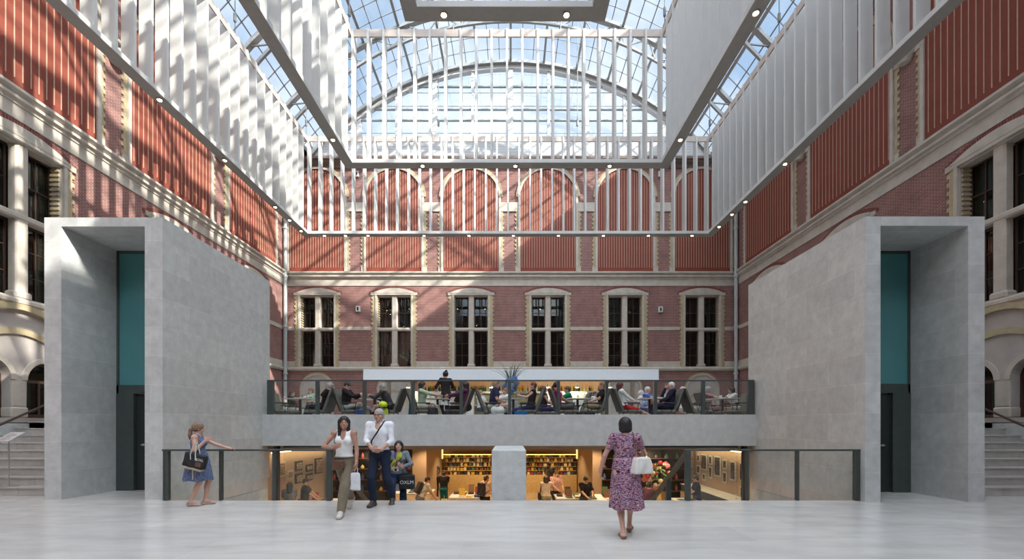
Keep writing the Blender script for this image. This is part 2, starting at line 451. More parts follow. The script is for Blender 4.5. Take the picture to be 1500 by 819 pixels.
def panel(hw, spring, pitch, label, nm='wall_panel'):
    root = empty(nm, label=label, cat='wall panel', group='red boarded panels')
    p = MB(); n = 28
    arc = [(hw*math.cos(PI*i/n), spring+hw*math.sin(PI*i/n)) for i in range(n+1)]
    p.prism([(-hw, 10.46), (hw, 10.46)] + arc, -.05, .05, 'y'); p.build('boarding', M_panel, root)
    b = MB(); x = -hw+pitch*.6
    while x < hw-.03:
        zt = spring+math.sqrt(max(hw*hw-x*x, 0))-.06
        b.box((x-.012, -.064, 10.46+.26), (x+.012, -.04, zt)); x += pitch
    b.build('batten', M_batten, root)
    q = MB(); q.arcband((0, spring), hw, hw+.12, -.12, .02, n=28, m=0); q.arcband((0, spring), hw+.12, hw+.25, -.07, .02, n=28, m=1)
    for sg in (-1, 1):
        q.box((sg*hw, -.10, 10.5), (sg*(hw+.13), .02, spring), 0); z = 10.74; i = 0
        while z < spring-.9:
            e = .25 if i % 2 else .32
            q.box((sg*(hw+.13), -.04, z), (sg*(hw+e), .02, z+.125), 1); z += .125; i += 1
    q.build('brick_surround', [M_cream, M_yellow], root)
    return root
BPL = ['arched red boarded wall panel, %s from the left on the far wall' % o for o in ('first','second','third')] + \
      ['arched red boarded wall panel, %s from the right on the far wall' % o for o in ('third','second','first')]
p0 = panel(HB, SPB, .147, BPL[0]); p0.location = (BWX[0], YB, 0)
for x, l in zip(BWX[1:], BPL[1:]): dup(p0, (x, YB, 0), label=l)
SPL = ['large red boarded wall panel at the front corner of the %s wall', 'red boarded wall panel above the big stone window of the %s wall',
       'red boarded wall panel above the stone portal on the %s wall', 'red boarded wall panel at the far end of the %s wall']
first = None
for s, sd in ((-1,'left'), (1,'right')):
    for y, l in zip(SPY[1:], SPL[1:]):
        if first is None:
            first = panel(HS, SPS, .2, l % sd); first.location = (s*XW, y, 0); first.rotation_euler = (0,0,PI/2)
        else: dup(first, (s*XW, y, 0), PI/2 if s < 0 else -PI/2, label=l % sd)
# corbels on the side piers
cb = MB()
cb.lathe([(.02,0),(.16,.05),(.24,.2),(.30,.34),(.30,.5)], (0,0,0), 18); cb.bbox((-.36,-.36,.5),(.36,.36,.62),.02)
cor = tag(cb.build('corbel', M_cream), '', 'corbel'); used = False
for s, sd in ((-1,'left'), (1,'right')):
    for (a, b), wl in zip(zip(SPY, SPY[1:]), ('nearest', 'middle', 'farthest')):
        o = cor if not used else dup(cor); used = True
        o.location = (s*(XW-.12), (a+b)/2, 13.45)
        tag(o, '%s carved stone corbel on a brick pier of the %s wall' % (wl, sd), 'corbel', 'stone corbels')

# paired arched lights in the side walls under a round arch
def arcade(name):
    root = empty(name, kind='structure')
    q = MB(); zs = 3.08
    q.arcband((0, zs), 1.50, 1.66, -.16, .05, n=30, m=1); q.arcband((0, zs), 1.66, 1.78, -.08, .05, n=30, m=0)
    q.arcband((0, zs-.55), 1.40, 1.56, -.10, .05, a0=.2, a1=PI-.2, n=30, m=1)
    q.build('round_arch', [M_cream, M_yellow], root)
    # pale tympanum with the two arched openings cut into it
    t = MB(); n = 40; c1, c2 = -.72, .72; zb, sp = 1.7, 2.72
    def low(x):
        for c in (c1, c2):
            if abs(x-c) < AR: return sp + math.sqrt(AR*AR-(x-c)**2)
        return zb
    xs = sorted(set([-1.5+3.0*i/n for i in range(n+1)] + [c+AR*math.sin(PI/2*k/8) for c in (c1,c2) for k in range(-8,9)] + [c+s_*(AR+1e-4) for c in (c1,c2) for s_ in (-1,1)]))
    for a, b in zip(xs, xs[1:]):
        za, zb_ = zs+math.sqrt(max(1.5**2-a*a,0)), zs+math.sqrt(max(1.5**2-b*b,0))
        t.prism([(a, low(a)), (b, low(b)), (b, zb_), (a, za)], -.03, .30, 'y')
    t.box((-1.5,-.05,1.55),(1.5,.5,1.7))
    t.build('tympanum', M_pale, root)
    for c in (c1, c2):
        r = MB(); r.arcband((c, sp), AR, AR+.13, -.07, .05, n=20); r.build('label_moulding', M_cream, root)
    for x in (-1.34, 0, 1.34):
        r = MB(); r.bbox((x-.21,-.08,1.7),(x+.21,.3,1.98),.03); r.bbox((x-.18,-.05,1.98),(x+.18,.3,2.74),.04); r.build('pier', M_cream, root)
    for c in (c1, c2):
        f = MB(); f.arcband((c, sp), AR-.07, AR, .2, .28, n=20); f.box((c-AR,.2,1.7),(c-AR+.07,.28,sp)); f.box((c+AR-.07,.2,1.7),(c+AR,.28,sp))
        f.box((c-AR,.2,sp-.04),(c+AR,.28,sp+.04)); f.box((c-.025,.2,1.7),(c+.025,.28,sp)); f.box((c-AR,.2,1.7),(c+AR,.28,1.8))
        fo = f.build('frame', M_wood, root)
        g = MB(); n = 20
        g.prism([(c-AR,1.7),(c+AR,1.7)]+[(c+AR*math.cos(PI*i/n), sp+AR*math.sin(PI*i/n)) for i in range(n+1)], .235, .24, 'y'); g.build('pane', M_wglass, fo)
        d = MB(); d.box((c-.62,.5,1.6),(c+.62,.55,3.4)); d.build('blind', M_curtain, root)
    return root
a1 = arcade('window_13'); a1.location = (-XW, AY, 0); a1.rotation_euler = (0,0,PI/2)
a2 = dup(a1, (XW, AY, 0), -PI/2); a2.name = 'window_14'
# blind arches at terrace level in the far wall
def blind(name):
    root = empty(name, kind='structure'); r = .86; zs = 3.56; n = 24
    q = MB(); q.arcband((0, zs), r, r+.08, -.10, .05, n=n, m=0); q.arcband((0, zs), r+.08, r+.17, -.05, .05, n=n, m=1)
    for sg in (-1, 1): q.box((sg*r,-.08,TF),(sg*(r+.12),.05,zs), 0)
    q.build('round_arch', [M_cream, M_yellow], root)
    t = MB(); t.prism([(-r,TF),(r,TF)]+[(r*math.cos(PI*i/n), zs+r*math.sin(PI*i/n)) for i in range(n+1)], -.02, .05, 'y'); t.build('infill', M_pale, root)
    j = MB(); j.arcband((0, zs-.75), r*.8, r*.9, -.05, .0, n=n); j.build('inner_arch', M_yellow, root)
    return root
b1 = blind('door_1'); b1.location = (BWX[0], YB, 0)
for i, x in enumerate(BWX[1:]): dup(b1, (x, YB, 0)).name = 'door_%d' % (i+2)

# downpipes and wall boxes
for s, sd in ((-1,'left'), (1,'right')):
    r = empty('downpipe', (s*13.03, YB-.34, TF), label='tall grey downpipe in the far %s corner of the hall' % sd, cat='pipe', group='corner downpipes')
    p = MB(); p.tube([(0,0,0),(0,0,12.8)], .10, 12); p.build('pipe', M_pipe, r, smooth=True)
    for z in (.3, 2.9, 5.6, 8.5, 11.3):
        c = MB(); c.lathe([(.10,-.08),(.135,-.06),(.135,.06),(.10,.08)], (0,0,z), 12); c.box((-.03,.08,z-.03),(.03,.28,z+.03)); c.build('collar', M_pipe, r)
def wallbox(x, z, label):
    r = empty('wall_speaker', (x, YB, z), label=label, cat='speaker', group='small speakers on the far wall')
    m = MB(); m.bbox((-.13,-.12,-.17),(.13,.0,.17),.02); m.build('housing', M_white, r)
    g = MB(); g.bbox((-.05,-.135,-.10),(.05,-.11,.10),.02); g.build('grille', M_black, r)
for px, py, l in ((525,453,'small white wall speaker between the first two windows from the left'), (967,454,'small white wall speaker between the last two windows on the right'),
                  (523,256,'small speaker high on the far wall between the first two arched panels'), (967,256,'small speaker high on the far wall between the last two arched panels')):
    wallbox(wx(px,YB), wz(py,YB), l)

# ------------------------------------------------------------------ glass vault
VR, VC, VT = 15.3, 7.6, math.radians(51.2)
def arcp(r, t, y): return (r*math.sin(t), y, VC+r*math.cos(t))
ce = empty('ceiling', kind='structure')
bows = [25.55-3.4*i for i in range(11)]
g = MB(); n = 42
vs = []; fs = []
for i in range(n+1):
    t = -VT+2*VT*i/n
    vs += [arcp(VR+.18, t, YR-.3), arcp(VR+.18, t, 25.75)]
fs = [(2*i, 2*i+1, 2*i+3, 2*i+2) for i in range(n)]
g.add(vs, fs); g.build('glazing', M_rglass, ce)
for y in bows:
    b = MB(); n = 30; gable = y > 25
    for i in range(n):
        t0 = -VT+2*VT*i/n; t1 = -VT+2*VT*(i+1)/n
        b.bar(arcp(VR,t0,y), arcp(VR,t1,y), .16, .26, (0,1,0))
        if gable: continue
        b.bar(arcp(VR-.75,t0,y), arcp(VR-.75,t1,y), .12, .12, (0,1,0))
        if i % 2 == 0: b.bar(arcp(VR-.75,t0,y), arcp(VR,t1,y), .05, .05)
        else: b.bar(arcp(VR,t0,y), arcp(VR-.75,t1,y), .05, .05)
    b.build('bow', M_steel, ce)
for i in range(15):
    t = -VT+2*VT*i/14
    b = MB(); b.bar(arcp(VR+.05,t,YR), arcp(VR+.05,t,25.7), .12, .16, (math.sin(t),0,math.cos(t))); b.build('purlin', M_steel, ce)
b = MB()
for i in range(43):
    t = -VT+2*VT*i/42; b.bar(arcp(VR+.2,t,YR), arcp(VR+.2,t,25.7), .035, .05)
y = YR; n = 36
while y < 25.7:
    for i in range(n): b.bar(arcp(VR+.2,-VT+2*VT*i/n,y), arcp(VR+.2,-VT+2*VT*(i+1)/n,y), .028, .04)
    y += .85
b.build('glazing_bars', M_steeld, ce)
for s in (-1, 1):
    b = MB(); b.box((s*11.75, YR, 17.02), (s*13.9, 25.9, 17.25)); b.box((s*11.75, YR, 17.02), (s*11.95, 25.9, 17.5)); b.build('gutter', M_steel, ce)
# lunette in the gable
lu = empty('window_15', (0, YB+.35, 0), kind='structure')
zl = 18.45; tl = math.acos((zl-VC)/VR)
q = MB(); q.arcband((0, VC), VR-.30, VR+.1, -.15, .15, a0=PI/2-tl-.12, a1=PI/2+tl+.12, n=40); q.box((-12.5,-.12,zl-.1),(12.5,.12,zl+.1)); q.build('frame', M_white, lu)
b = MB()
for i in range(-5, 6):
    x = i*2.25
    zt = VC+math.sqrt(VR*VR-x*x)
    wd = .14 if i % 2 == 0 else .08
    if zt > zl: b.box((x-wd,-.1,zl),(x+wd,.1,zt))
b.build('mullion', pm('pale_steel',(.52,.53,.52),.5), lu)
b = MB()
for z in (19.6, 20.25, 21.6):
    hx = math.sqrt(VR*VR-(z-VC)**2); b.box((-hx,-.07,z-.03),(hx,.07,z+.03))
for k in range(4): 
    z = zl+.8*k+.4; hx = math.sqrt(max(VR*VR-(z-VC)**2,0)); b.box((-hx,-.02,z-.012),(hx,.02,z+.012))
b.build('transom', M_steel, lu)
n = 40; g = MB(); aa = [PI/2-tl+2*tl*i/n for i in range(n+1)]
g.prism([(VR*math.cos(a), VC+VR*math.sin(a)) for a in aa], 0, .01, 'y'); g.build('pane', M_rglass, lu)
# the museum wings' pitched roofs beyond the side walls
for s, sd in ((-1,'left'), (1,'right')):
    r = MB(); r.prism([(s*13.9,16.0),(s*13.9,17.2),(s*20.0,26.5),(s*27,17.6),(s*27,16.0)], -30, 60, 'y')
    tag(r.build('pitched_roof', M_slate), 'pinkish slate roof of the wing beyond the %s glass slope' % sd, 'roof', 'wing roofs')
# end of the wing blocking low light behind the gable
# ------------------------------------------------------------------ stone portals
def portal(x0, x1, xa, xb, yf, s, side):
    r = empty('stone_portal', (x0, yf, 0), label='tall grey limestone portal box with teal glass and door, %s side of the hall' % side, cat='portal', group='stone portals')
    HT = 5.68 if s < 0 else 5.57
    yb = 12.6; zr = HT-.18; yr = yf+1.22
    m = MB(); m.box((x0,yf,0),(xa,yb,HT)); m.box((xb,yf,0),(x1,yb,HT)); m.box((xa,yf,zr),(xb,yb,HT)); m.box((xa,yr+.12,0),(xb,yb,zr))
    # foundation under the inner side, seen down the sunken stair
    if s < 0: m.box((xb,FE+.02,B),(x1,12.5,-.31))
    else: m.box((x0,FE+.02,B),(xa,12.5,-.31))
    m.build('limestone_shell', M_stone, r, world=True)
    g = MB(); g.box((xa+.04,yr+.02,2.42),(xb-.04,yr+.05,zr-.04)); g.build('teal_pane', M_teal, r, world=True)
    f = MB(); f.box((xa,yr,0),(xa+.05,yr+.12,zr)); f.box((xb-.05,yr,0),(xb,yr+.12,zr)); f.box((xa,yr,2.22),(xb,yr+.12,2.42)); f.box((xa,yr,zr-.06),(xb,yr+.12,zr))
    xo = xa if s < 0 else xb
    f.box((xo,yr-.01,0),(xo-s*.40,yr+.12,2.22)); f.build('door_frame', M_dark, r, world=True)
    d = MB(); d.bbox((xo-s*.40,yr+.05,0.01),(xo-s*1.40,yr+.10,2.2),.01); do = d.build('door_leaf', pm('very_dark_green_door',(.014,.02,.02),.4), r, world=True)
    e = MB(); e.box((xo-s*1.40,yr+.02,0),((xb-.05) if s < 0 else (xa+.05),yr+.11,2.22)); e.build('side_panel', M_dark, r, world=True)
    h = MB(); hx = xo-s*(.58); h.lathe([(.028,0),(.028,.012)],(hx,yr+.035,1.05),10,axis='y'); h.tube([(hx,yr+.04,1.05),(hx,yr-.02,1.05),(hx-s*.12,yr-.02,1.05)],.011,8)
    h.build('handle', M_chrome, r, world=True); 
    return r
portal(LX0, LX1, LXA, LXB, LY, -1, 'left'); portal(RX0, RX1, RXA, RXB, RY, 1, 'right')

# side stairs up to the terrace level
for s, x0, x1, sd in ((-1,-XW,LX0,'left'), (1,RX1,XW,'right')):
    m = MB()
    for i in range(9):
        z = TF*(i+1)/9
        m.box((x0,9.2+.33*i,-.05),(x1,9.2+.33*i+.33+.02,z-.03)); m.box((x0,9.2+.33*i-.02,z-.03),(x1,9.2+.33*i+.35,z))
    tag(m.build('stone_stairs', M_step), 'broad grey stone stairs rising beside the %s stone portal' % sd, 'stairs', 'side stairs')
    h = empty('handrail', (s*12.95, 9.6, 0), label='dark sloping handrail above the %s stone stairs' % sd, cat='handrail', group='stair handrails')
    t = MB(); t.tube([(0,-.2,.62),(0,1.3,1.46),(0,2.6,2.14)],.03,8); t.build('rail', M_wood, h)
    for yy, zz in ((.3,.88),(1.3,1.43),(2.3,1.95)):
        t = MB(); t.tube([(0,yy,zz),(s*.14,yy,zz-.09),(s*.25,yy,zz-.09)],.012,6); t.build('bracket', M_dark, h)

# plinth between the two sunken flights, and the flights
pl = MB(); pl.bbox((-.38,8.66,B),(.31,10.6,1.0),.012)
tag(pl.build('stone_plinth', M_stone), 'pale limestone plinth between the two flights of sunken stairs', 'plinth')
for x0, x1, sd in ((-3.5,-.39,'left'), (.32,3.42,'right')):
    m = MB()
    for i in range(10):
        z = -.19*(i+1); m.box((x0,FE+.3*i,B),(x1,FE+.3*i+.3,z if z > B else B+.005))
    tag(m.build('stone_stairs', M_step), 'sunken stone stairs going down to the shop, %s of the plinth' % sd, 'stairs', 'sunken stairs')
fe = MB(); fe.box((LX1,FE-.25,B),(RX0,FE,-.3)); struct('wall_stairwell', fe, M_stone)

# glass railings
def railing(s, xs, label):
    r = empty('glass_railing', (xs[0], FE, 0), label=label, cat='railing', group='railings around the sunken stairs')
    y = FE-.05; zt = .99
    for i, x in enumerate(xs):
        wd = .052 if i in (0, len(xs)-1) else .026
        p = MB(); p.bbox((x-wd,y-.04,0.012),(x+wd,y+.04,zt),.006)
        if i == 0: p.box((x-wd*.5,y-.046,.02),(x-wd*.3,y-.03,zt-.05))
        po = p.build('post', M_dark, r, world=True)
        q = MB(); q.bbox((x-wd-.05,y-.09,0),(x+wd+.05,y+.04,.014),.004); q.build('base_plate', M_dark, po)
        for vx in q.v: pass
    bpy.context.view_layer.update()
    h = MB(); a, b = min(xs), max(xs); h.bbox((a-.07,y-.045,zt),(b+.07,y+.045,zt+.035),.006); h.build('top_rail', M_dark, r, world=True)
    so = sorted(xs)
    for a, b in zip(so, so[1:]):
        g = MB(); g.box((a+.05,y-.008,.03),(b-.05,y+.008,zt)); g.build('glass_panel', M_glass, r, world=True)
    xi = xs[-1]                                            # sloping handrail down the flight
    h = MB(); h.bar((xi,y,zt-.02),(xi,FE+3.1,zt-.02-1.95),.05,.12); h.build('sloping_rail', M_dark, r, world=True)
    for d in (1.0, 2.1):
        p = MB(); z0 = -.19*int(d/.3+1); p.bbox((xi-.05,FE+d-.05,z0),(xi+.05,FE+d+.05,zt-.05-.63*d),.005); p.build('stair_post', M_dark, r, world=True)
    return r
railing(-1, [-6.82,-5.74,-4.69,-3.59], 'dark metal glass railing on the left, where the woman in blue stands')
railing(1, [6.86,5.68,4.69,3.51], 'dark metal glass railing on the right, in front of the right portal')
# terrace balustrade
tb = empty('glass_railing', (-6.86, 12.28, 1.8), label='long dark glass balustrade along the edge of the raised cafe terrace', cat='railing')
xs = [-6.80]+[wx(x,12.28) for x in (465,533.8,605,675.7,746.5,818,888.7,960,1030)]+[6.80]
for i, x in enumerate(xs):
    wd = .085 if i in (0, len(xs)-1) else .045
    p = MB(); p.bbox((x-wd,12.24,1.8),(x+wd,12.34,2.75),.006); p.build('post', M_dark, tb, world=True)
h = MB(); h.bbox((-6.89,12.25,2.75),(6.89,12.33,2.785),.005); h.build('top_rail', M_dark, tb, world=True)
for a, b in zip(xs, xs[1:]):
    g = MB(); g.box((a+.05,12.28,1.81),(b-.05,12.295,2.75)); g.build('glass_panel', M_glass, tb, world=True)

# sign stand on the first step at the left
sg = empty('sign_stand', (wx(13,9.38), 9.38, TF/9), label='slim sign stand with a tilted white board on the left stairs', cat='sign')
m = MB(); m.tube([(0,0,.01),(0,0,1.02)],.011,8); m.build('pole', M_chrome, sg, smooth=True)
m = MB(); m.lathe([(.16,0),(.16,.008),(.02,.014)],(0,0,0),24); m.build('base', M_chrome, sg)
m = MB(); 
vs = [(-.2,-.10,.98),(.10,-.10,.98),(.20,.13,1.17),(-.10,.13,1.17)]
m.add(vs+[(v[0],v[1]+.006,v[2]-.012) for v in vs], [(0,1,2,3),(7,6,5,4),(0,4,5,1),(1,5,6,2),(2,6,7,3),(3,7,4,0)])
bo = m.build('board', M_white, sg)
m = MB()
for i in range(9):
    t0 = .12+i*.09; wdt = [.5,.7,.62,.7,.4,.66,.7,.55,.3][i]
    A = Vector(vs[0]); U = Vector(vs[1])-A; V = Vector(vs[3])-A; nrm = U.cross(V).normalized()*.002
    p = [A+U*.14+V*t0+nrm, A+U*(.14+wdt)+V*t0+nrm, A+U*(.14+wdt)+V*(t0+.03)+nrm, A+U*.14+V*(t0+.03)+nrm]
    m.add(p, [(0,1,2,3)])
m.build('lettering', M_dark, bo)
# ------------------------------------------------------------------ hanging slatted light frames
def lightframe(hw, yf, y0, lampsF, lampsL, lampsR, label, lampr):
    cx = -.12; zb, zt = 10.07, 14.46; wd = .32; bh = .13
    r = empty('hanging_light_frame', (cx, yf, zb), label=label, cat='light frame', group='hanging slatted frames')
    # beam: white channel with a dark soffit
    m = MB(); s = MB(); tp = MB()
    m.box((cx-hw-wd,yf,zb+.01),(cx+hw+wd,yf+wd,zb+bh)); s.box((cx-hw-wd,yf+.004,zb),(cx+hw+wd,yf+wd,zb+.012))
    tp.box((cx-hw-wd,yf+.03,zt-.24),(cx+hw+wd,yf+.08,zt-.003))
    for sg in (-1, 1):
        a, b = cx+sg*hw, cx+sg*(hw+wd)
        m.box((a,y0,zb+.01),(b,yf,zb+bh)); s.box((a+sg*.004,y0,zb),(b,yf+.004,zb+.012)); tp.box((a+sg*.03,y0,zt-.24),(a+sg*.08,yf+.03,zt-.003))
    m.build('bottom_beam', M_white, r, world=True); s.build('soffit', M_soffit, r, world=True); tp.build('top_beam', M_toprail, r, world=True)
    proto = {}
    def slat(x, y, kind):
        if kind not in proto:
            q = MB()
            if kind == 'f': q.box((-.035,0,bh),(.035,wd,zt-zb))
            else: q.box((-wd/2,-.035,bh),(wd/2,.035,zt-zb))
            o = q.build('slat', M_white, r); proto[kind] = o
        else: o = proto[kind].copy(); COL.objects.link(o); o.parent = r
        o.location = (x-cx, y-yf, 0)
    n = int(round(2*hw/.5)); 
    for i in range(n+1): slat(cx-hw+2*hw*i/n, yf+.0, 'f')
    y = yf-.42
    while y > y0+.1:
        for sg in (-1, 1): slat(cx+sg*(hw+wd/2), y, 's')
        y -= .5
    lp = None
    pos = [(x, yf+wd*.5) for x in lampsF] + [(cx-hw-wd*.5, y) for y in lampsL] + [(cx+hw+wd*.5, y) for y in lampsR]
    for (x, y) in pos:
        if lp is None:
            b = MB(); b.lathe([(.085,.0),(.085,-.02),(.06,-.025),(.055,.0)],(0,0,0),16); lp = b.build('lamp', M_soffit, r)
            e = MB(); e.lathe([(.052,-.015),(.035,-.035),(.005,-.04)],(0,0,0),14); e.build('bulb', M_lamp, lp)
            lp.location = (x-cx, y-yf, 0)
        else: dup(lp, (x-cx, y-yf, 0), parent=r)
    # suspension rods
    ys = [yf+.15, (yf+max(y0,0))/2+1.2]
    hx = [cx-hw-.15, cx-hw*.35, cx+hw*.35, cx+hw+.15]
    for x in hx:
        for yy in ys:
            if yy != ys[0] and abs(x-cx) < hw: continue
            zz = VC+math.sqrt(VR*VR-min(x*x,VR*VR-1)) - .5
            if zz < zt+.3: zz = zt+.3
            q = MB(); q.tube([(x,yy,zt),(x,yy,zz)],.014,6); q.lathe([(.02,0),(.05,.05),(.05,.3),(.02,.35)],(x,yy,zt+.5),8); q.build('suspension_rod', M_steeld, r, world=True)
    return r
lightframe(8.95, 19.4, 7.2, [wx(x,19.55) for x in (475,506,539,621,687,752,818,884,950,1014)], [19.1,18.1,17.0,14.0,11.4], [18.7,17.6,16.6,14.2],
           'largest white slatted light frame hanging in front of the far wall', .09)
lightframe(5.05, 14.15, 6.3, [wx(x,14.3) for x in (619,755,893)], [13.0], [13.0, 9.0], 'middle white slatted light frame, hanging inside the largest one', .09)
lightframe(1.80, 8.88, 5.0, [wx(650,9.03), wx(830,9.03)], [], [], 'smallest slatted light frame, nearest overhead with two big spotlights', .09)

# ------------------------------------------------------------------ implicit-surface modelling (bodies, clothes, soft things)
def sm_min(a, b, k):
    h = np.clip(.5+.5*(a-b)/k, 0, 1); return a*(1-h)+b*h-k*h*(1-h)
class Sdf:
    def __init__(s): s.p = []
    def _a(s, f, lo, hi, m, k, cut=False): s.p.append((f, np.array(lo, float), np.array(hi, float), m, k, cut)); return s
    def cap(s, a, b, ra, rb=None, m=0, k=.02, e=0):
        a = np.array(a, float); b = np.array(b, float); rb = ra if rb is None else rb; ra += e; rb += e
        ab = b-a; L = max(float(ab@ab), 1e-9)
        def f(X, Y, Z):
            px, py, pz = X-a[0], Y-a[1], Z-a[2]
            t = np.clip((px*ab[0]+py*ab[1]+pz*ab[2])/L, 0, 1)
            return np.sqrt((px-t*ab[0])**2+(py-t*ab[1])**2+(pz-t*ab[2])**2)-(ra+(rb-ra)*t)
        R = max(ra, rb); return s._a(f, np.minimum(a,b)-R, np.maximum(a,b)+R, m, k)
    def ell(s, c, r, R=None, m=0, k=.02, e=0, cut=False):
        c = np.array(c, float); r = np.array(r, float)+e; R = np.eye(3) if R is None else np.array(R, float)   # columns = local axes
        def f(X, Y, Z):
            x, y, z = X-c[0], Y-c[1], Z-c[2]
            u = (x*R[0,0]+y*R[1,0]+z*R[2,0])/r[0]; v = (x*R[0,1]+y*R[1,1]+z*R[2,1])/r[1]; w = (x*R[0,2]+y*R[1,2]+z*R[2,2])/r[2]
            k0 = np.sqrt(u*u+v*v+w*w)+1e-9; k1 = np.sqrt((u/r[0])**2+(v/r[1])**2+(w/r[2])**2)+1e-9
            return k0*(k0-1)/k1
        ext = np.abs(R)@r; return s._a(f, c-ext, c+ext, m, k, cut)
    def fn(s, f, lo, hi, m=0, k=.01, cut=False): return s._a(f, lo, hi, m, k, cut)
    def half(s, pt, n):                                    # remove everything on the side the normal points to
        n = np.array(n, float); n /= np.linalg.norm(n); pt = np.array(pt, float)
        return s._a(lambda X, Y, Z: -((X-pt[0])*n[0]+(Y-pt[1])*n[1]+(Z-pt[2])*n[2]), [-9]*3, [9]*3, 0, 0, True)
    def at(s, P):
        P = np.asarray(P, float); X, Y, Z = P[...,0], P[...,1], P[...,2]; D = np.full(X.shape, 9.0)
        for f, lo, hi, m, k, cut in s.p:
            d = f(X, Y, Z); D = np.maximum(D, -d) if cut else sm_min(D, d, max(k,1e-4))
        return D
    def mesh(s, name, mats, h, parent=None, paint=None):
        pos = [q for q in s.p if not q[5]]
        lo = np.min([q[1] for q in pos], 0)-3*h; hi = np.max([q[2] for q in pos], 0)+3*h
        n = np.ceil((hi-lo)/h).astype(int)+1
        ax = [lo[i]+h*np.arange(n[i]) for i in range(3)]
        D = np.full(n, .6); O = np.zeros(n, np.int16); OD = np.full(n, 9.0)
        for f, l, u, m, k, cut in s.p:
            mg = k+3*h
            i0 = np.clip(np.floor((l-mg-lo)/h).astype(int), 0, n-1); i1 = np.clip(np.ceil((u+mg-lo)/h).astype(int)+1, 1, n)
            if np.any(i1 <= i0): continue
            sl = tuple(slice(a, b) for a, b in zip(i0, i1))
            d = f(ax[0][sl[0]][:,None,None], ax[1][sl[1]][None,:,None], ax[2][sl[2]][None,None,:])
            if cut: D[sl] = np.maximum(D[sl], -d); continue
            D[sl] = sm_min(D[sl], d, max(k,1e-4))
            b = d < OD[sl]; o = O[sl]; o[b] = m; od = OD[sl]; od[b] = np.broadcast_to(d, b.shape)[b]
        return nets(name, D, O, lo, h, mats, parent, paint)
def nets(name, D, O, lo, h, mats, parent, paint):
    S = D < 0; nx, ny, nz = D.shape
    c = S[:-1,:-1,:-1].astype(np.int8); tot = np.zeros_like(c)
    for i in (0,1):
        for j in (0,1):
            for k in (0,1): tot += S[i:nx-1+i, j:ny-1+j, k:nz-1+k]
    act = (tot > 0) & (tot < 8); idx = np.full(act.shape, -1, np.int64); ai = np.argwhere(act); idx[act] = np.arange(len(ai))
    acc = np.zeros((len(ai), 3)); cnt = np.zeros(len(ai))
    C8 = [(i,j,k) for i in (0,1) for j in (0,1) for k in (0,1)]
    for a in C8:
        for d in range(3):
            if a[d] == 1: continue
            b = list(a); b[d] = 1
            va = D[ai[:,0]+a[0], ai[:,1]+a[1], ai[:,2]+a[2]]; vb = D[ai[:,0]+b[0], ai[:,1]+b[1], ai[:,2]+b[2]]
            x = (va < 0) != (vb < 0); t = np.where(x, va/np.where(x, va-vb, 1), 0)
            p = np.tile(np.array(a, float), (len(ai),1)); p[:,d] = t
            acc[x] += p[x]; cnt[x] += 1
    V = lo+h*(ai+acc/np.maximum(cnt,1)[:,None])
    Q = []
    for d in range(3):
        e1, e2 = (d+1) % 3, (d+2) % 3
        sl0 = [slice(None)]*3; sl1 = [slice(None)]*3; sl0[d] = slice(0,-1); sl1[d] = slice(1,None)
        A = S[tuple(sl0)]; Bq = S[tuple(sl1)]; g = np.argwhere(A != Bq)
        g = g[(g[:,e1] > 0) & (g[:,e2] > 0)]
        g = g[(g[:,e1] < D.shape[e1]-1) & (g[:,e2] < D.shape[e2]-1)]
        if not len(g): continue
        ins = A[g[:,0],g[:,1],g[:,2]]
        def cell(o1, o2):
            q = g.copy(); q[:,e1] -= o1; q[:,e2] -= o2; return idx[q[:,0],q[:,1],q[:,2]]
        q = np.stack([cell(1,1), cell(0,1), cell(0,0), cell(1,0)], 1)
        q[~ins] = q[~ins][:,::-1]; Q.append(q)
    Q = np.concatenate(Q); Q = Q[(Q >= 0).all(1)]
    me = bpy.data.meshes.new(name)
    me.vertices.add(len(V)); me.vertices.foreach_set('co', V.astype(np.float32).ravel())
    me.loops.add(len(Q)*4); me.loops.foreach_set('vertex_index', Q.astype(np.int32).ravel())
    me.polygons.add(len(Q)); me.polygons.foreach_set('loop_start', np.arange(0, len(Q)*4, 4, dtype=np.int32)); me.polygons.foreach_set('loop_total', np.full(len(Q), 4, np.int32))
    mats = mats if isinstance(mats, (list, tuple)) else [mats]
    for m in mats: me.materials.append(m)
    Cn = V[Q].mean(1)
    if len(mats) > 1:
        gi = np.clip(np.rint((Cn-lo)/h).astype(int), 0, np.array(D.shape)-1); mi = O[gi[:,0],gi[:,1],gi[:,2]].astype(np.int32)
        if paint:
            for pc, pr, pmi in paint:
                pr = np.atleast_1d(np.array(pr, float)); dd = (((Cn-np.array(pc))/pr)**2).sum(1); mi[dd < 1] = pmi
        me.polygons.foreach_set('material_index', np.clip(mi, 0, len(mats)-1).astype(np.int32))
    me.polygons.foreach_set('use_smooth', np.ones(len(Q), bool))
    me.update(calc_edges=True); me.validate()
    o = bpy.data.objects.new(name, me); COL.objects.link(o)
    if parent: o.parent = parent
    return o
def wrap(sdf, pts, off=.01, n=40):
    # lay a strap over a body surface
    P = [np.array(p, float) for p in pts]; out = []
    seg = len(P)-1
    for i in range(n+1):
        t = i/n*seg; j = min(int(t), seg-1); f = t-j
        out.append(P[j]*(1-f)+P[j+1]*f)
    out = np.array(out)
    for it in range(14):
        d = sdf.at(out); G = np.zeros_like(out)
        for a in range(3):
            e = np.zeros(3); e[a] = .006; G[:,a] = (sdf.at(out+e)-sdf.at(out-e))
        G /= np.linalg.norm(G, axis=1, keepdims=True)+1e-9
        out += G*np.clip(off-d, 0, .03)[:,None]
    for it in range(2): out[1:-1] = (out[:-2]+2*out[1:-1]+out[2:])/4
    return [tuple(p) for p in out]
def nrm(v): v = np.array(v, float); return v/(np.linalg.norm(v)+1e-9)
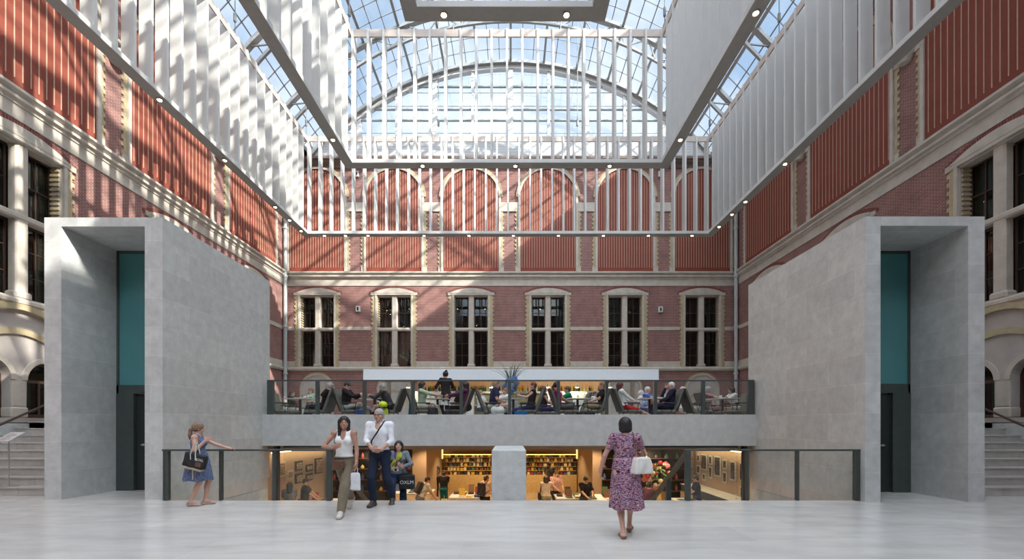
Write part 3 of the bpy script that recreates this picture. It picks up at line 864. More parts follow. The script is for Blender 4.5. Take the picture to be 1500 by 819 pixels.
def ik(a, t, l1, l2, pole):
    a = np.array(a, float); t = np.array(t, float); d = t-a; L = np.linalg.norm(d); dn = d/(L+1e-9)
    L = min(max(L, abs(l1-l2)+.02), l1+l2-.003); x = (l1*l1-l2*l2+L*L)/(2*L); hh = math.sqrt(max(l1*l1-x*x, 0))
    p = np.array(pole, float); p = p-dn*(p@dn); p = nrm(p)
    return a+dn*x+p*hh, a+dn*L

# ------------------------------------------------------------------ people
def skinmat(n, c): return pm('skin_'+n, c, .5, var=.05, scale=6)
M_lip = pm('lips', (.36,.13,.11), .5); M_eyew = pm('eye', (.03,.02,.015), .3)
SK = {'fair': skinmat('fair',(.56,.33,.25)), 'tan': skinmat('tan',(.38,.20,.14)), 'mid': skinmat('mid',(.47,.27,.19)), 'deep': skinmat('deep',(.18,.09,.06))}
def hairmat(n, c): return pm('hair_'+n, c, .55, var=.25, scale=25, bmp=.4)
HA = {'black': hairmat('black',(.012,.010,.010)), 'brown': hairmat('brown',(.07,.04,.025)), 'grey': hairmat('grey',(.33,.32,.31)), 'white': hairmat('white',(.62,.60,.57)),
      'red': hairmat('red',(.10,.025,.02)), 'fairbrown': hairmat('fairbrown',(.19,.115,.07)), 'blond': hairmat('blond',(.36,.25,.13))}
def cloth(n, c): return pm('cloth_'+n, c, .85, var=.12, scale=9, spec=.2)
class Human:
    """Facing -Y locally, left hand at +X, feet on z=0."""
    def __init__(s, H=1.7, fem=True, pelvis=None, lean=0, side=0, twist=0, head_yaw=0, head_pitch=0, feet=None, hands=None, elbow=None, knee=None, hand_dir=None, palm=None, foot_yaw=(0,0), girth=1.0, curl=.5, foot_pitch=(0,0), pyaw=0):
        u = s.u = H/1.72; s.fem = fem; s.g = girth; s.curl = curl
        P = s.P = np.array(pelvis if pelvis is not None else (0,0,.93*u), float)
        S = s.S = nrm((math.sin(side), -math.sin(lean), math.cos(lean)))
        A = nrm((math.cos(twist), math.sin(twist), 0)); A = s.A = nrm(A-S*(A@S)); s.Fw = -np.cross(S, A)
        HA_ = s.HAx = np.array((math.cos(pyaw), math.sin(pyaw), 0)); s.PF = np.array((math.sin(pyaw), -math.cos(pyaw), 0))
        s.C = P+S*.33*u; s.N = P+S*.515*u
        sw = (.162 if fem else .182)*u; s.sw = sw
        s.Sh = {'L': P+S*.47*u+A*sw, 'R': P+S*.47*u-A*sw}
        hw = (.088 if fem else .085)*u; s.Hip = {'L': P-np.array((0,0,.03*u))+HA_*hw, 'R': P-np.array((0,0,.03*u))-HA_*hw}
        up = nrm(np.array((0,0,1.))*.75+S*.25); yaw = twist+head_yaw
        f = np.array((math.sin(yaw), -math.cos(yaw), 0)); f = nrm(f-up*(f@up))
        s.hF = nrm(f*math.cos(head_pitch)+up*math.sin(head_pitch)); s.hU = nrm(up*math.cos(head_pitch)-f*math.sin(head_pitch)); s.hA = np.cross(s.hU, -s.hF)
        s.hA = -np.cross(s.hF, s.hU)*-1 if False else nrm(np.cross(s.hU, s.hF))*-1
        s.hA = nrm(np.cross(s.hF, s.hU)) * -1                                    # towards the person's left
        s.Hc = s.N+up*.125*u+s.hF*.022*u
        la, lf_ = .285*u, .25*u; lt, ls = .435*u, .415*u
        hands = hands or {}; feet = feet or {}; elbow = elbow or {}; knee = knee or {}; s.hd = hand_dir or {}; s.pal = palm or {}
        s.El, s.Wr, s.Kn, s.An = {}, {}, {}, {}
        for k, sg in (('L',1), ('R',-1)):
            t = hands.get(k, s.Sh[k]+np.array((sg*.05,-.06,-.52*u)))
            s.El[k], s.Wr[k] = ik(s.Sh[k], t, la, lf_, elbow.get(k, A*sg*.5-s.Fw*1.0+np.array((0,0,-.3))))
            t = feet.get(k, np.array((sg*.09*u,0,.085*u)))
            s.Kn[k], s.An[k] = ik(s.Hip[k], t, lt, ls, knee.get(k, s.PF+HA_*sg*.1))
        s.fy = {'L': foot_yaw[0], 'R': foot_yaw[1]}; s.fp = {'L': foot_pitch[0], 'R': foot_pitch[1]}
    def torso(s, d, m=0, e=0, k=.05, g=None):
        u = s.u; g = g or s.g; R = np.stack([s.A, -s.Fw, s.S], 1); RP = np.stack([s.HAx, -s.PF, np.array((0,0,1.))], 1); f = s.fem
        d.ell(s.P+np.array((0,0,.0)), np.array(((.172 if f else .165)*g, .118*g, .135))*u, RP, m, k, e)
        d.ell(s.P+s.S*.17*u, np.array(((.130 if f else .152)*g, (.098 if f else .112)*g, .15))*u, R, m, k, e)
        d.ell(s.P+s.S*.34*u+s.Fw*.005, np.array(((.150 if f else .175)*g, (.105 if f else .122)*g, .17))*u, R, m, k, e)
        for q in 'LR':
            d.cap(s.N-s.S*.06*u, s.Sh[q], .062*u, (.052 if f else .06)*u, m, k*.8, e)
            sg = 1 if q == 'L' else -1
            if f: d.ell(s.P+s.S*.345*u+s.Fw*.085*u+s.A*sg*.07*u, np.array((.058,.055,.06))*u, R, m, .03, e)
            d.ell(s.Hip[q]-s.PF*.055*u, np.array((.085,.085,.09))*u, None, m, .04, e)
        return d
    def arm(s, d, q, m=0, e=0, upto=1.0, k=.025, frm=0):
        u = s.u; f = .90 if s.fem else 1.0
        if frm == 0: d.cap(s.Sh[q], s.Sh[q]*.55+s.El[q]*.45, .049*u*f, .043*u*f, m, .03, e)
        d.cap(s.Sh[q]*.7+s.El[q]*.3, s.El[q] if upto >= .5 else s.Sh[q]+(s.El[q]-s.Sh[q])*upto*2, .044*u*f, .037*u*f, m, k*.7, e)
        if upto > .5:
            t = (upto-.5)*2; E, W = s.El[q], s.Wr[q]
            d.cap(E, E+(W-E)*min(t,.4), .037*u*f, .037*u*f, m, k*.5, e)
            if t > .4: d.cap(E+(W-E)*.4, E+(W-E)*t, .037*u*f, (.037-.012*(t-.4)/.6)*u*f, m, k*.5, e)
        return d
    def hand(s, d, q, m=0):
        u = s.u*(.95 if s.fem else 1.03); W = s.Wr[q]; fd = nrm(s.hd.get(q, W-s.El[q])); sg = 1 if q == 'L' else -1
        pn = np.array(s.pal.get(q, -s.A*sg), float); pn = nrm(pn-fd*(pn@fd)); sd = np.cross(pn, fd)*sg       # towards the thumb
        sd = nrm(sd); R = np.stack([fd, sd, pn], 1); c = s.curl
        d.cap(W-fd*.02*u, W+fd*.03*u, .026*u, .026*u, m, .02)
        d.ell(W+fd*.052*u, np.array((.050,.042,.017))*u, R, m, .012)
        for i, L in enumerate((.92,1.0,.95,.76)):
            b = W+fd*(.088-.004*abs(i-1))*u+sd*(.031-.0205*i)*u
            d1 = nrm(fd+pn*c*.7+sd*(.10-.07*i)); p1 = b+d1*.036*L*u; d2 = nrm(fd*.9+pn*c*1.6); p2 = p1+d2*.028*L*u; d3 = nrm(fd*.5+pn*c*2.4); p3 = p2+d3*.018*L*u
            d.cap(b-d1*.02*u, p1, .0092*u, .0088*u, m, .005); d.cap(p1, p2, .0088*u, .0082*u, m, .005); d.cap(p2, p3, .0082*u, .0072*u, m, .005)
        b = W+fd*.022*u+sd*.026*u; p1 = b+nrm(fd*.6+sd*.75+pn*.3)*.04*u; p2 = p1+nrm(fd+sd*.25+pn*.35)*.038*u
        d.cap(b, p1, .015*u, .0115*u, m, .01); d.cap(p1, p2, .0112*u, .0085*u, m, .006)
    def leg(s, d, q, m=0, e=0, upto=1.0, k=.03, loose=0):
        u = s.u; g = s.g; H_, K, A = s.Hip[q], s.Kn[q], s.An[q]
        d.cap(H_, H_*.4+K*.6, .081*u*g, .060*u*g, m, k, e); d.cap(H_*.4+K*.6, K, .060*u*g, .049*u*g, m, k*.6, e+loose*.4)
        if upto > .5:
            t = (upto-.5)*2; back = -nrm((H_-K)/np.linalg.norm(H_-K)+(A-K)/np.linalg.norm(A-K)+1e-6) if False else None
            E = K+(A-K)*t
            d.cap(K, K+(A-K)*.35*min(1,t/.35), .047*u, .044*u, m, k*.6, e+loose); 
            if t > .35: d.cap(K+(A-K)*.35, E, .044*u, (.044-.014*(t-.35)/.65)*u, m, k*.6, e+loose)
            sh = nrm(A-K); bk = -s.PF; bk = nrm(bk-sh*(bk@sh))
            d.ell(K+(A-K)*.30+bk*.018*u, np.array((.042,.045,.10))*u, np.stack([nrm(np.cross(bk,sh)), bk, sh], 1), m, .03, e+loose*.6)
        return d
    def foot(s, d, q, m=0, e=0, k=.02):
        u = s.u; y = s.fy[q]; A = s.An[q]; pt = s.fp[q]
        f0 = nrm(s.PF*math.cos(y)+s.HAx*math.sin(y)); f = f0*math.cos(pt)-np.array((0,0,1.))*math.sin(pt); dn = -(f0*math.sin(pt)+np.array((0,0,1.))*math.cos(pt))
        hl = A+dn*.048*u-f*.035*u; ball = A+dn*.058*u+f*.125*u; toe = A+dn*.062*u+f*.165*u; sx = nrm(np.cross(f, dn))
        d.cap(A, hl, .034*u, .034*u, m, k, e); d.cap(A+f*.02*u, ball, .036*u, .026*u, m, k, e); d.cap(hl, ball, .032*u, .026*u, m, k, e)
        d.cap(ball+sx*.018*u, toe+sx*.012*u, .022*u, .018*u, m, k, e); d.cap(ball-sx*.018*u, toe-sx*.014*u, .022*u, .016*u, m, k, e)
    def hp(s, a, f, h): return s.Hc+(s.hA*a+s.hF*f+s.hU*h)*s.u
    def head(s, d, m=0):
        u = s.u; R = np.stack([s.hA, s.hF, s.hU], 1)
        d.cap(s.N-s.S*.03*u, s.hp(0,-.022,-.055), (.052 if s.fem else .060)*u, (.048 if s.fem else .056)*u, m, .03)
        d.ell(s.hp(0,-.012,.028), np.array((.074,.093,.086))*u, R, m, .02)
        d.ell(s.hp(0,.030,-.035), np.array((.058,.058,.072))*u, R, m, .035)
        d.ell(s.hp(0,.055,-.088), np.array((.026,.024,.022))*u, R, m, .025)                      # chin
        for sg in (-1, 1): d.ell(s.hp(sg*.036,.050,-.028), np.array((.024,.024,.022))*u, R, m, .02)    # cheeks
        d.cap(s.hp(0,.080,.012), s.hp(0,.099,-.030), .007*u, .0115*u, m, .012)                     # nose
        d.cap(s.hp(-.03,.076,.022), s.hp(.03,.076,.022), .010*u, .010*u, m, .015)                 # brow
        for sg in (-1, 1): d.ell(s.hp(sg*.031,.092,.004), np.array((.014,.012,.009))*u, R, m, .0, cut=True)
        for sg in (-1, 1): d.ell(s.hp(sg*.031,.074,.003), np.array((.014,.013,.013))*u, R, m, .004)
        d.cap(s.hp(-.018,.083,-.058), s.hp(.018,.083,-.058), .008*u, .008*u, m, .01)              # mouth
        for sg in (-1, 1): d.ell(s.hp(sg*.076,-.005,-.005), np.array((.010,.018,.030))*u, R, m, .008)
        r = .0
        return [(s.hp(.031,.084,.003), np.array((.0105,.02,.0065))*u, 1), (s.hp(-.031,.084,.003), np.array((.0105,.02,.0065))*u, 1), (s.hp(0,.092,-.058), .021*u*np.array((1.1,1,.55)), 2),
                (s.hp(.031,.088,.027), np.array((.02,.014,.006))*u, 3), (s.hp(-.031,.088,.027), np.array((.02,.014,.006))*u, 3)]
    def body(s, skin, hair, h=.0075, hands=True):
        d = Sdf(); s.torso(d)
        for q in 'LR':
            s.arm(d, q); s.leg(d, q); s.foot(d, q)
            if hands: s.hand(d, q)
        paint = s.head(d)
        o = d.mesh('person', [skin, M_eyew, M_lip, hair], h, None, paint); s.root = o; s.d = d; return o
    def hairdo(s, kind, mat, h=.0075, name='hair'):
        u = s.u; R = np.stack([s.hA, s.hF, s.hU], 1); d = Sdf()
        e = .009 if kind in ('short','cap') else .016
        d.ell(s.hp(0,-.014,.030), np.array((.074,.093,.086))*u, R, 0, .02, e)
        if kind in ('bob','long','lob'):
            L = {'bob': .12, 'long': .30, 'lob': .22}[kind]
            for sg in (-1, 1): d.cap(s.hp(sg*.068,-.012,.03), s.hp(sg*.072,-.005 if kind != 'bob' else -.02,-L), .034*u, .030*u, 0, .03)
            d.cap(s.hp(0,-.07,.02), s.hp(0,-.085,-L), .058*u, .055*u, 0, .04); d.cap(s.hp(.04,-.055,.02), s.hp(.05,-.06,-L), .04*u, .035*u, 0, .03); d.cap(s.hp(-.04,-.055,.02), s.hp(-.05,-.06,-L), .04*u, .035*u, 0, .03)
        if kind == 'shortbob':
            d.ell(s.hp(0,-.040,.0), np.array((.084,.082,.10))*u, R, 0, .03); d.cap(s.hp(-.05,-.05,-.05), s.hp(.05,-.05,-.05), .04*u, .04*u, 0, .03)
        if kind == 'pony':
            d.cap(s.hp(0,-.10,.0), s.hp(0,-.135,-.02), .03*u, .028*u, 0, .02); d.cap(s.hp(0,-.135,-.02), s.hp(0,-.14,-.13), .032*u, .036*u, 0, .02); d.cap(s.hp(0,-.14,-.13), s.hp(0,-.15,-.21), .036*u, .014*u, 0, .02)
        if kind == 'bun': d.ell(s.hp(0,-.07,.125), np.array((.042,.042,.04))*u, R, 0, .012)
        if kind == 'short': d.ell(s.hp(0,-.05,-.02), np.array((.066,.055,.07))*u, R, 0, .02)
        if kind == 'cap': d.ell(s.hp(0,.085,.052), np.array((.062,.075,.012))*u, R, 0, .008)
        fr = .0 if kind in ('short','cap') else -.004
        if kind != 'cap': d.ell(s.hp(0,.118,-.045), np.array((.064,.100,.105))*u, R, 0, 0, cut=True)
        else: d.ell(s.hp(0,.10,-.07), np.array((.075,.115,.095))*u, R, 0, 0, cut=True)
        if kind in ('short','cap'):
            for sg in (-1,1): d.ell(s.hp(sg*.088,.02,-.05), np.array((.03,.075,.06))*u, R, 0, 0, cut=True)
        return d.mesh(name, mat, h, s.root)
    def top(s, mat, e=.014, sleeve=.3, hem=-.05, neck=(.065,.0), straps=False, h=.0075, name='shirt', open_v=0, deep=.0):
        d = Sdf(); s.torso(d, 0, e); u = s.u
        if sleeve > 0:
            for q in 'LR': s.arm(d, q, 0, e, sleeve)
        R = np.stack([s.A, -s.Fw, s.S], 1)
        d.ell(s.N+s.S*.035*u+s.Fw*.02*u, np.array((neck[0]+.015,.085,.065))*u, R, 0, 0, cut=True)
        if deep: d.ell(s.N-s.S*(.02+deep*.3)*u+s.Fw*.11*u, np.array((.05,.09,.07+deep))*u, R, 0, 0, cut=True)
        if straps:
            for q, sg in (('L',1),('R',-1)): d.ell(s.Sh[q]+s.A*sg*.03*u-s.S*.01*u, np.array((.085,.16,.14))*u, R, 0, 0, cut=True)
        d.half(s.P+s.S*hem*u, -s.S)
        s.dtop = d; return d.mesh(name, mat, h, s.root)
    def trousers(s, mat, e=.014, upto=.985, waist=.06, loose=.012, h=.0075, name='trousers'):
        d = Sdf(); u = s.u; RP = np.stack([s.HAx, -s.PF, np.array((0,0,1.))], 1)
        d.ell(s.P, np.array(((.172 if s.fem else .165)*s.g,.118*s.g,.135))*u, RP, 0, .04, e)
        d.ell(s.P+s.S*.12*u, np.array((.14*s.g,.105*s.g,.12))*u, RP, 0, .04, e)
        for q in 'LR':
            d.ell(s.Hip[q]-s.PF*.055*u, np.array((.085,.085,.09))*u, None, 0, .04, e); s.leg(d, q, 0, e, upto, .03, loose)
        d.half(s.P+s.S*waist*u, s.S)
        s.dbot = d; return d.mesh(name, mat, h, s.root)
    def shoes(s, mat, e=.008, h=.0075, name='shoe'):
        for q in 'LR':
            d = Sdf(); s.foot(d, q, 0, e); d.half(s.An[q]+np.array((0,0,.03*s.u)), (0,0,1)); 
            d.mesh(name, mat, h, s.root)
    def place(s, loc, rz, label, group=None):
        s.root.location = loc; s.root.rotation_euler = (0,0,rz); tag(s.root, label, 'person', group); return s.root
# ------------------------------------------------------------------ the five people in the foreground
def tolocal(loc, rz):
    c, s_ = math.cos(-rz), math.sin(-rz)
    def f(x, y, z):
        dx, dy = x-loc[0], y-loc[1]; return np.array((c*dx-s_*dy, s_*dx+c*dy, z-loc[2]))
    return f
def toworld(loc, rz, p):
    c, s_ = math.cos(rz), math.sin(rz); return (loc[0]+c*p[0]-s_*p[1], loc[1]+s_*p[0]+c*p[1], loc[2]+p[2])
def patternmat(name, scale, stops, rough=.85, vecscale=(1,1,1), kind='noise', detail=2):
    m, nt, out = newmat(name); p = principled(nt, out, rough, 0, .2)
    mp = nt.nodes.new('ShaderNodeMapping'); mp.inputs['Scale'].default_value = vecscale; nt.links.new(objco(nt), mp.inputs[0])
    if kind == 'noise': f = noise(nt, mp.outputs[0], scale, detail, .5)
    elif kind == 'voronoi':
        v = nt.nodes.new('ShaderNodeTexVoronoi'); v.inputs['Scale'].default_value = scale; nt.links.new(mp.outputs[0], v.inputs['Vector'])
        sp = nt.nodes.new('ShaderNodeSeparateColor'); nt.links.new(v.outputs['Color'], sp.inputs[0]); f = sp.outputs[0]
    elif kind == 'dots':
        v = nt.nodes.new('ShaderNodeTexVoronoi'); v.inputs['Scale'].default_value = scale; v.inputs['Randomness'].default_value = .25
        nt.links.new(mp.outputs[0], v.inputs['Vector']); f = v.outputs['Distance']
    nt.links.new(ramp(nt, f, stops, 'CONSTANT' if kind != 'noise' else 'LINEAR'), p.inputs['Base Color']); MATS[name] = m; return m
M_tote = pm('black_canvas', (.014,.015,.018), .8)
M_print = pm('white_print', (.75,.75,.75), .7)
M_leather = pm('brown_leather', (.11,.055,.03), .5)
M_whiteleather = pm('white_leather', (.74,.72,.68), .45)
M_sandal = pm('silver_sandal', (.45,.40,.36), .4)
M_jean = cloth('navy_jeans', (.018,.026,.05))

def softbag(name, c, size, mat, parent=None, R=None, h=.008, puff=.5, open_top=False, taper=0):
    # a sagging bag: rounded slab, wider or narrower at the bottom
    d = Sdf(); c = np.array(c, float); R = np.eye(3) if R is None else np.array(R, float); hx, hy, hz = np.array(size)/2
    def f(X, Y, Z):
        x, y, z = X-c[0], Y-c[1], Z-c[2]
        u = x*R[0,0]+y*R[1,0]+z*R[2,0]; v = x*R[0,1]+y*R[1,1]+z*R[2,1]; w = x*R[0,2]+y*R[1,2]+z*R[2,2]
        ww = np.clip(w/hz, -1, 1); fx = hx*(1-taper*(ww+1)/2); fy = hy*(1-.35*(ww+1)/2*puff)+.006*np.sin(u*40+w*23)
        r = min(hy*.8, .03)
        qx, qy, qz = np.abs(u)-(fx-r), np.abs(v)-(fy-r), np.abs(w)-(hz-r)
        return np.sqrt(np.maximum(qx,0)**2+np.maximum(qy,0)**2+np.maximum(qz,0)**2)+np.minimum(np.maximum(np.maximum(qx,qy),qz),0)-r
    ext = np.abs(R)@np.array((hx,hy,hz))+.01; d.fn(f, c-ext, c+ext)
    return d.mesh(name, mat, h, parent)
def skirt(H, mat, z_top, z_hem, r_top, r_hem, shift=(0,0), folds=9, amp=.014, h=.0075, name='dress', bodice=None, phase=0, parent=None, thick=.012):
    d = Sdf()
    if bodice: bodice(d)
    P = H.P
    def rad(Z):
        t = np.clip((z_top-Z)/(z_top-z_hem), 0, 1); te = t**.65
        return t, r_top[0]+(r_hem[0]-r_top[0])*te, r_top[1]+(r_hem[1]-r_top[1])*te
    def raw(X, Y, Z, off):
        t, a, b = rad(Z); x = X-P[0]-shift[0]*t; y = Y-P[1]-shift[1]*t; ph = np.arctan2(y, x)
        w = amp*t*(np.sin(folds*ph+phase+2*t)+.5*np.sin((folds*1.7)*ph+1.3)); a = a+w-off; b = b+w-off
        return (np.sqrt((x/a)**2+(y/b)**2)-1)*np.minimum(a,b)*.95
    def f(X, Y, Z):
        o = np.maximum(np.maximum(raw(X,Y,Z,0), Z-z_top), z_hem-Z+.012*np.sin(5*np.arctan2(Y-P[1], X-P[0])))
        return np.maximum(o, -np.maximum(raw(X,Y,Z,thick), Z-(z_hem+.25)))
    R_ = max(r_hem)+.06+abs(shift[0])+abs(shift[1])
    d.fn(f, (P[0]-R_, P[1]-R_, z_hem-.02), (P[0]+R_, P[1]+R_, z_top+.01), 0, .03)
    H.ddress = d
    return d.mesh(name, mat, h, parent or H.root)
def strapobj(name, pts, mat, parent=None, r=.011, flat=.35):
    m = MB(); m.tube(pts, r, 8, flat=flat); return m.build(name, mat, parent, smooth=True)
def letters(txt, mat, parent, size, o, rx, ry, ext=.001):
    # raised lettering as mesh, laid out along rx with height along ry
    cu = bpy.data.curves.new('lettering', 'FONT'); cu.body = txt; cu.size = size; cu.extrude = ext; cu.align_x = 'CENTER'; cu.align_y = 'CENTER'
    t = bpy.data.objects.new('tmp', cu); COL.objects.link(t); bpy.context.view_layer.update()
    me = bpy.data.meshes.new_from_object(t.evaluated_get(bpy.context.evaluated_depsgraph_get())); bpy.data.objects.remove(t)
    me.name = 'lettering'; me.materials.clear(); me.materials.append(mat)
    ob = bpy.data.objects.new('lettering', me); COL.objects.link(ob); ob.parent = parent
    X = Vector(rx).normalized(); Y = Vector(ry).normalized(); Z = X.cross(Y)
    ob.matrix_local = Matrix(((X.x,Y.x,Z.x,o[0]),(X.y,Y.y,Z.y,o[1]),(X.z,Y.z,Z.z,o[2]),(0,0,0,1))); return ob

# --- woman in a blue dress at the left railing
L1 = (-5.84, 8.12, 0); R1 = math.radians(108); g = tolocal(L1, R1)
h1 = Human(1.57, True, pelvis=g(-5.86,8.13,.85), lean=-.03, head_yaw=.35, girth=1.06,
    hands={'R': g(-5.66,8.02,1.20), 'L': g(-5.55,8.50,1.055)}, elbow={'R': (-.3,.35,-1), 'L': (.6,.1,-1)},
    hand_dir={'R': g(-5.60,8.04,1.25)-g(-5.66,8.02,1.20), 'L': g(-5.44,8.58,1.035)-g(-5.55,8.50,1.055)}, palm={'L': (0,0,-1), 'R': (.7,-.3,.4)},
    feet={'R': g(-5.93,8.03,.08), 'L': g(-5.78,8.20,.08)}, foot_yaw=(.25,-.1), curl=.35)
h1.body(SK['fair'], HA['fairbrown'], .0065); h1.hairdo('pony', HA['fairbrown'])
M_blue = patternmat('blue_dotted_cotton', 42, [(0,(.50,.54,.62)),(.22,(.10,.135,.245))], kind='dots')
def bod1(d):
    h1.torso(d, 0, .012); u = h1.u; R = np.stack([h1.A,-h1.Fw,h1.S],1)
    d.ell(h1.N+h1.S*.03*u+h1.Fw*.02, (.075,.09,.085), R, cut=True)
    for q, sg in (('L',1),('R',-1)): d.ell(h1.Sh[q]+h1.A*sg*.035-h1.S*.02, (.075,.14,.115), R, cut=True)
    d.half(h1.P+h1.S*.10*u, -h1.S)
skirt(h1, M_blue, h1.P[2]+.20, .47, (.132,.105), (.25,.235), folds=11, amp=.011, bodice=bod1)
for q in 'LR':                                             # strappy flat sandals
    d = Sdf(); h1.foot(d, q, 0, .004); d.half(h1.An[q]-np.array((0,0,.052)), (0,0,1)); d.mesh('sandal_sole', M_sandal, .006, h1.root)
    A = h1.An[q]; f = nrm(h1.PF*math.cos(h1.fy[q])+h1.HAx*math.sin(h1.fy[q])); sx = np.cross(f,(0,0,1.)); s_ = MB()
    s_.tube([A+sx*.048*math.cos(a)+np.array((0,0,-.005))+f*(.048*math.sin(a)-.008) for a in [2*PI*i/14 for i in range(14)]], .006, 6, closed=True)
    b0 = A+f*.10-np.array((0,0,.068)); s_.tube([b0+sx*.046*math.cos(a)+np.array((0,0,.042*math.sin(a))) for a in [PI*i/10 for i in range(11)]], .009, 6)
    s_.build('sandal_strap', M_sandal, h1.root, smooth=True)
h1.place(L1, R1, 'woman in a short blue dress with a ponytail standing at the left glass railing')
# her black tote with rope handles, hanging from the forearm
tb_ = empty('tote_bag', (-5.70, 7.84, .86), label='black canvas tote bag with pale base held by the woman in the blue dress', cat='bag')
ta = math.radians(-14); Rt = np.array([[math.cos(ta),0,-math.sin(ta)],[0,1,0],[math.sin(ta),0,math.cos(ta)]])
bg = softbag('bag_body', (0,0,0), (.38,.13,.26), M_tote, tb_, Rt, .007)
bt = softbag('bag_base', (-.035,0,-.14), (.34,.125,.055), pm('natural_canvas',(.42,.36,.24),.9), tb_, Rt, .006)
for yy in (-.05, .05):
    strapobj('handle', [(-.07+.02,yy,.02),(-.05,yy*1.1,.12),(-.02,yy*.6,.27),(.02,yy*.3,.335),(.035,yy*.6,.26),(.04,yy*1.2,.10),(.055,yy*1.2,.0)], pm('rope_handle',(.62,.58,.50),.9), tb_, .010, .8)
pc = MB(); o_ = np.array((.105,-.069,-.02)); e1 = Rt[:,0]; e3 = Rt[:,2]
for (a, b, c, dd, mi) in ((-.05,.05,-.09,-.01,1),):
    q = [o_+e1*a+e3*c, o_+e1*b+e3*c, o_+e1*b+e3*dd, o_+e1*a+e3*dd]; pc.add([tuple(v) for v in q]+[tuple(v+np.array((0,.012,0))) for v in q], [(0,1,2,3),(7,6,5,4),(0,4,5,1),(1,5,6,2),(2,6,7,3),(3,7,4,0)])
pc.build('printed_patch', pm('brown_print',(.12,.075,.05),.8), tb_)
letters('ROXL', M_print, tb_, .062, tuple(o_+e3*.035+np.array((0,-.002,0))), tuple(e1), tuple(e3))
m = MB(); m.tube([(-.03,-.03,-.15),(-.02,-.035,-.27),(-.03,-.03,-.34)], .012, 6, flat=.4); m.build('loose_strap', pm('rope_handle',(.62,.58,.50),.9), tb_, smooth=True)

# --- woman in a white tank top walking towards the camera
L2 = (-2.78, 7.27, 0); R2 = math.radians(3); g = tolocal(L2, R2)
h2 = Human(1.68, True, pelvis=g(-2.80,7.30,.905), lean=.03, twist=.08, head_yaw=.22, head_pitch=.16, girth=.97,
    hands={'R': g(-2.87,7.02,1.13), 'L': g(-2.545,7.16,.86)}, elbow={'R': (-1,.25,-.35), 'L': (.6,.6,-.2)},
    hand_dir={'R': np.array((.75,-.25,.35)), 'L': np.array((-.05,-.1,-1))}, palm={'R': (.2,1,0), 'L': (-1,.1,0)},
    feet={'L': g(-2.76,7.05,.085), 'R': g(-2.86,7.80,.16)}, knee={'L': (.0,-1,0), 'R': (-.05,-1,0)}, foot_yaw=(.1,-.1), foot_pitch=(0,.75), curl=.7)
h2.body(SK['tan'], HA['black'], .0065); h2.hairdo('lob', HA['black'])
h2.top(cloth('white_jersey',(.78,.78,.76)), .011, 0, .02, (.10,0), True, .007, 'tank_top', deep=.05)
h2.trousers(cloth('khaki_cotton',(.20,.165,.115)), .022, .97, .075, .016, .007)
h2.shoes(pm('pale_trainer',(.50,.47,.42),.7), .012, .007, 'trainer')
m = MB(); bl = []
for i in range(24):
    a = 2*PI*i/24; bl.append(h2.P+h2.S*.055+h2.HAx*.17*math.cos(a)-h2.PF*.128*math.sin(a))
m.tube(wrap(h2.dbot, bl+[bl[0]], .004, 48)[:-1], .013, 6, closed=True, flat=.5); m.build('belt', M_leather, h2.root, smooth=True)
h2.place(L2, R2, 'woman with dark hair in a white tank top and khaki trousers walking to the camera')
cb_ = tag(empty('crossbody_bag', toworld(L2,R2,(0,0,0)), R2), 'small brown leather crossbody bag worn by the woman in the white tank top', 'bag')
softbag('bag_body', h2.P+np.array((-.05,-.155,-.06)), (.20,.07,.17), M_leather, cb_, h=.007)
st = wrap(h2.dtop, [h2.P+np.array((-.13,-.15,0)), h2.P+h2.S*.2+np.array((-.11,-.14,0)), h2.P+h2.S*.36+np.array((-.115,-.13,0)), h2.Sh['R']+np.array((.07,-.03,.05)), h2.Sh['R']+np.array((.08,.06,.03)), h2.P+h2.S*.3+np.array((.02,.15,0)), h2.P+np.array((.13,.13,.02))], .008)
strapobj('strap', st, M_leather, cb_, .013)
pb = tag(empty('plastic_bag', toworld(L2,R2,h2.Wr['L']), R2), 'white plastic bag hanging from the hand of the woman in khaki trousers', 'bag')
softbag('bag_body', (-.015,-.01,-.30), (.06,.20,.30), pm('white_plastic',(.72,.74,.78),.35), pb, np.array([[.3,.954,0],[-.954,.3,0],[0,0,1.]]).T, .007, taper=.35)
strapobj('handle', [(-.03,-.03,-.17),(-.01,-.02,-.09),(.0,0,-.07),(.01,.03,-.09),(0,.05,-.17)], pm('white_plastic',(.72,.74,.78),.35), pb, .008)

# --- man in a white shirt
L3 = (-2.47, 8.10, 0); R3 = math.radians(-2); g = tolocal(L3, R3)
h3 = Human(1.85, False, pelvis=g(-2.45,8.12,.995), lean=.02, twist=-.05, head_yaw=-.12, head_pitch=.05, girth=.97,
    hands={'R': g(-2.515,7.86,1.075), 'L': g(-2.36,7.87,1.05)}, elbow={'R': (-1,.5,-.4), 'L': (1,.5,-.4)},
    hand_dir={'R': np.array((.8,-.25,-.30)), 'L': np.array((-.85,-.2,.1))}, palm={'R': (.1,.8,.3), 'L': (0,.8,-.5)},
    feet={'R': g(-2.54,8.02,.09), 'L': g(-2.26,8.30,.115)}, knee={'L': (.1,-1,0), 'R': (-.05,-1,0)}, foot_yaw=(.15,-.1), foot_pitch=(.35,0), curl=.6)
h3.body(SK['mid'], HA['grey'], .0065); h3.hairdo('short', HA['grey'])
h3.top(cloth('white_linen',(.74,.76,.80)), .012, .64, -.10, (.065,0), False, .007, 'shirt', deep=.025)
h3.trousers(M_jean, .016, .98, .05, .012, .007, 'jeans')
h3.shoes(pm('brown_shoe',(.055,.04,.03),.5), .012, .007)
gl = MB()
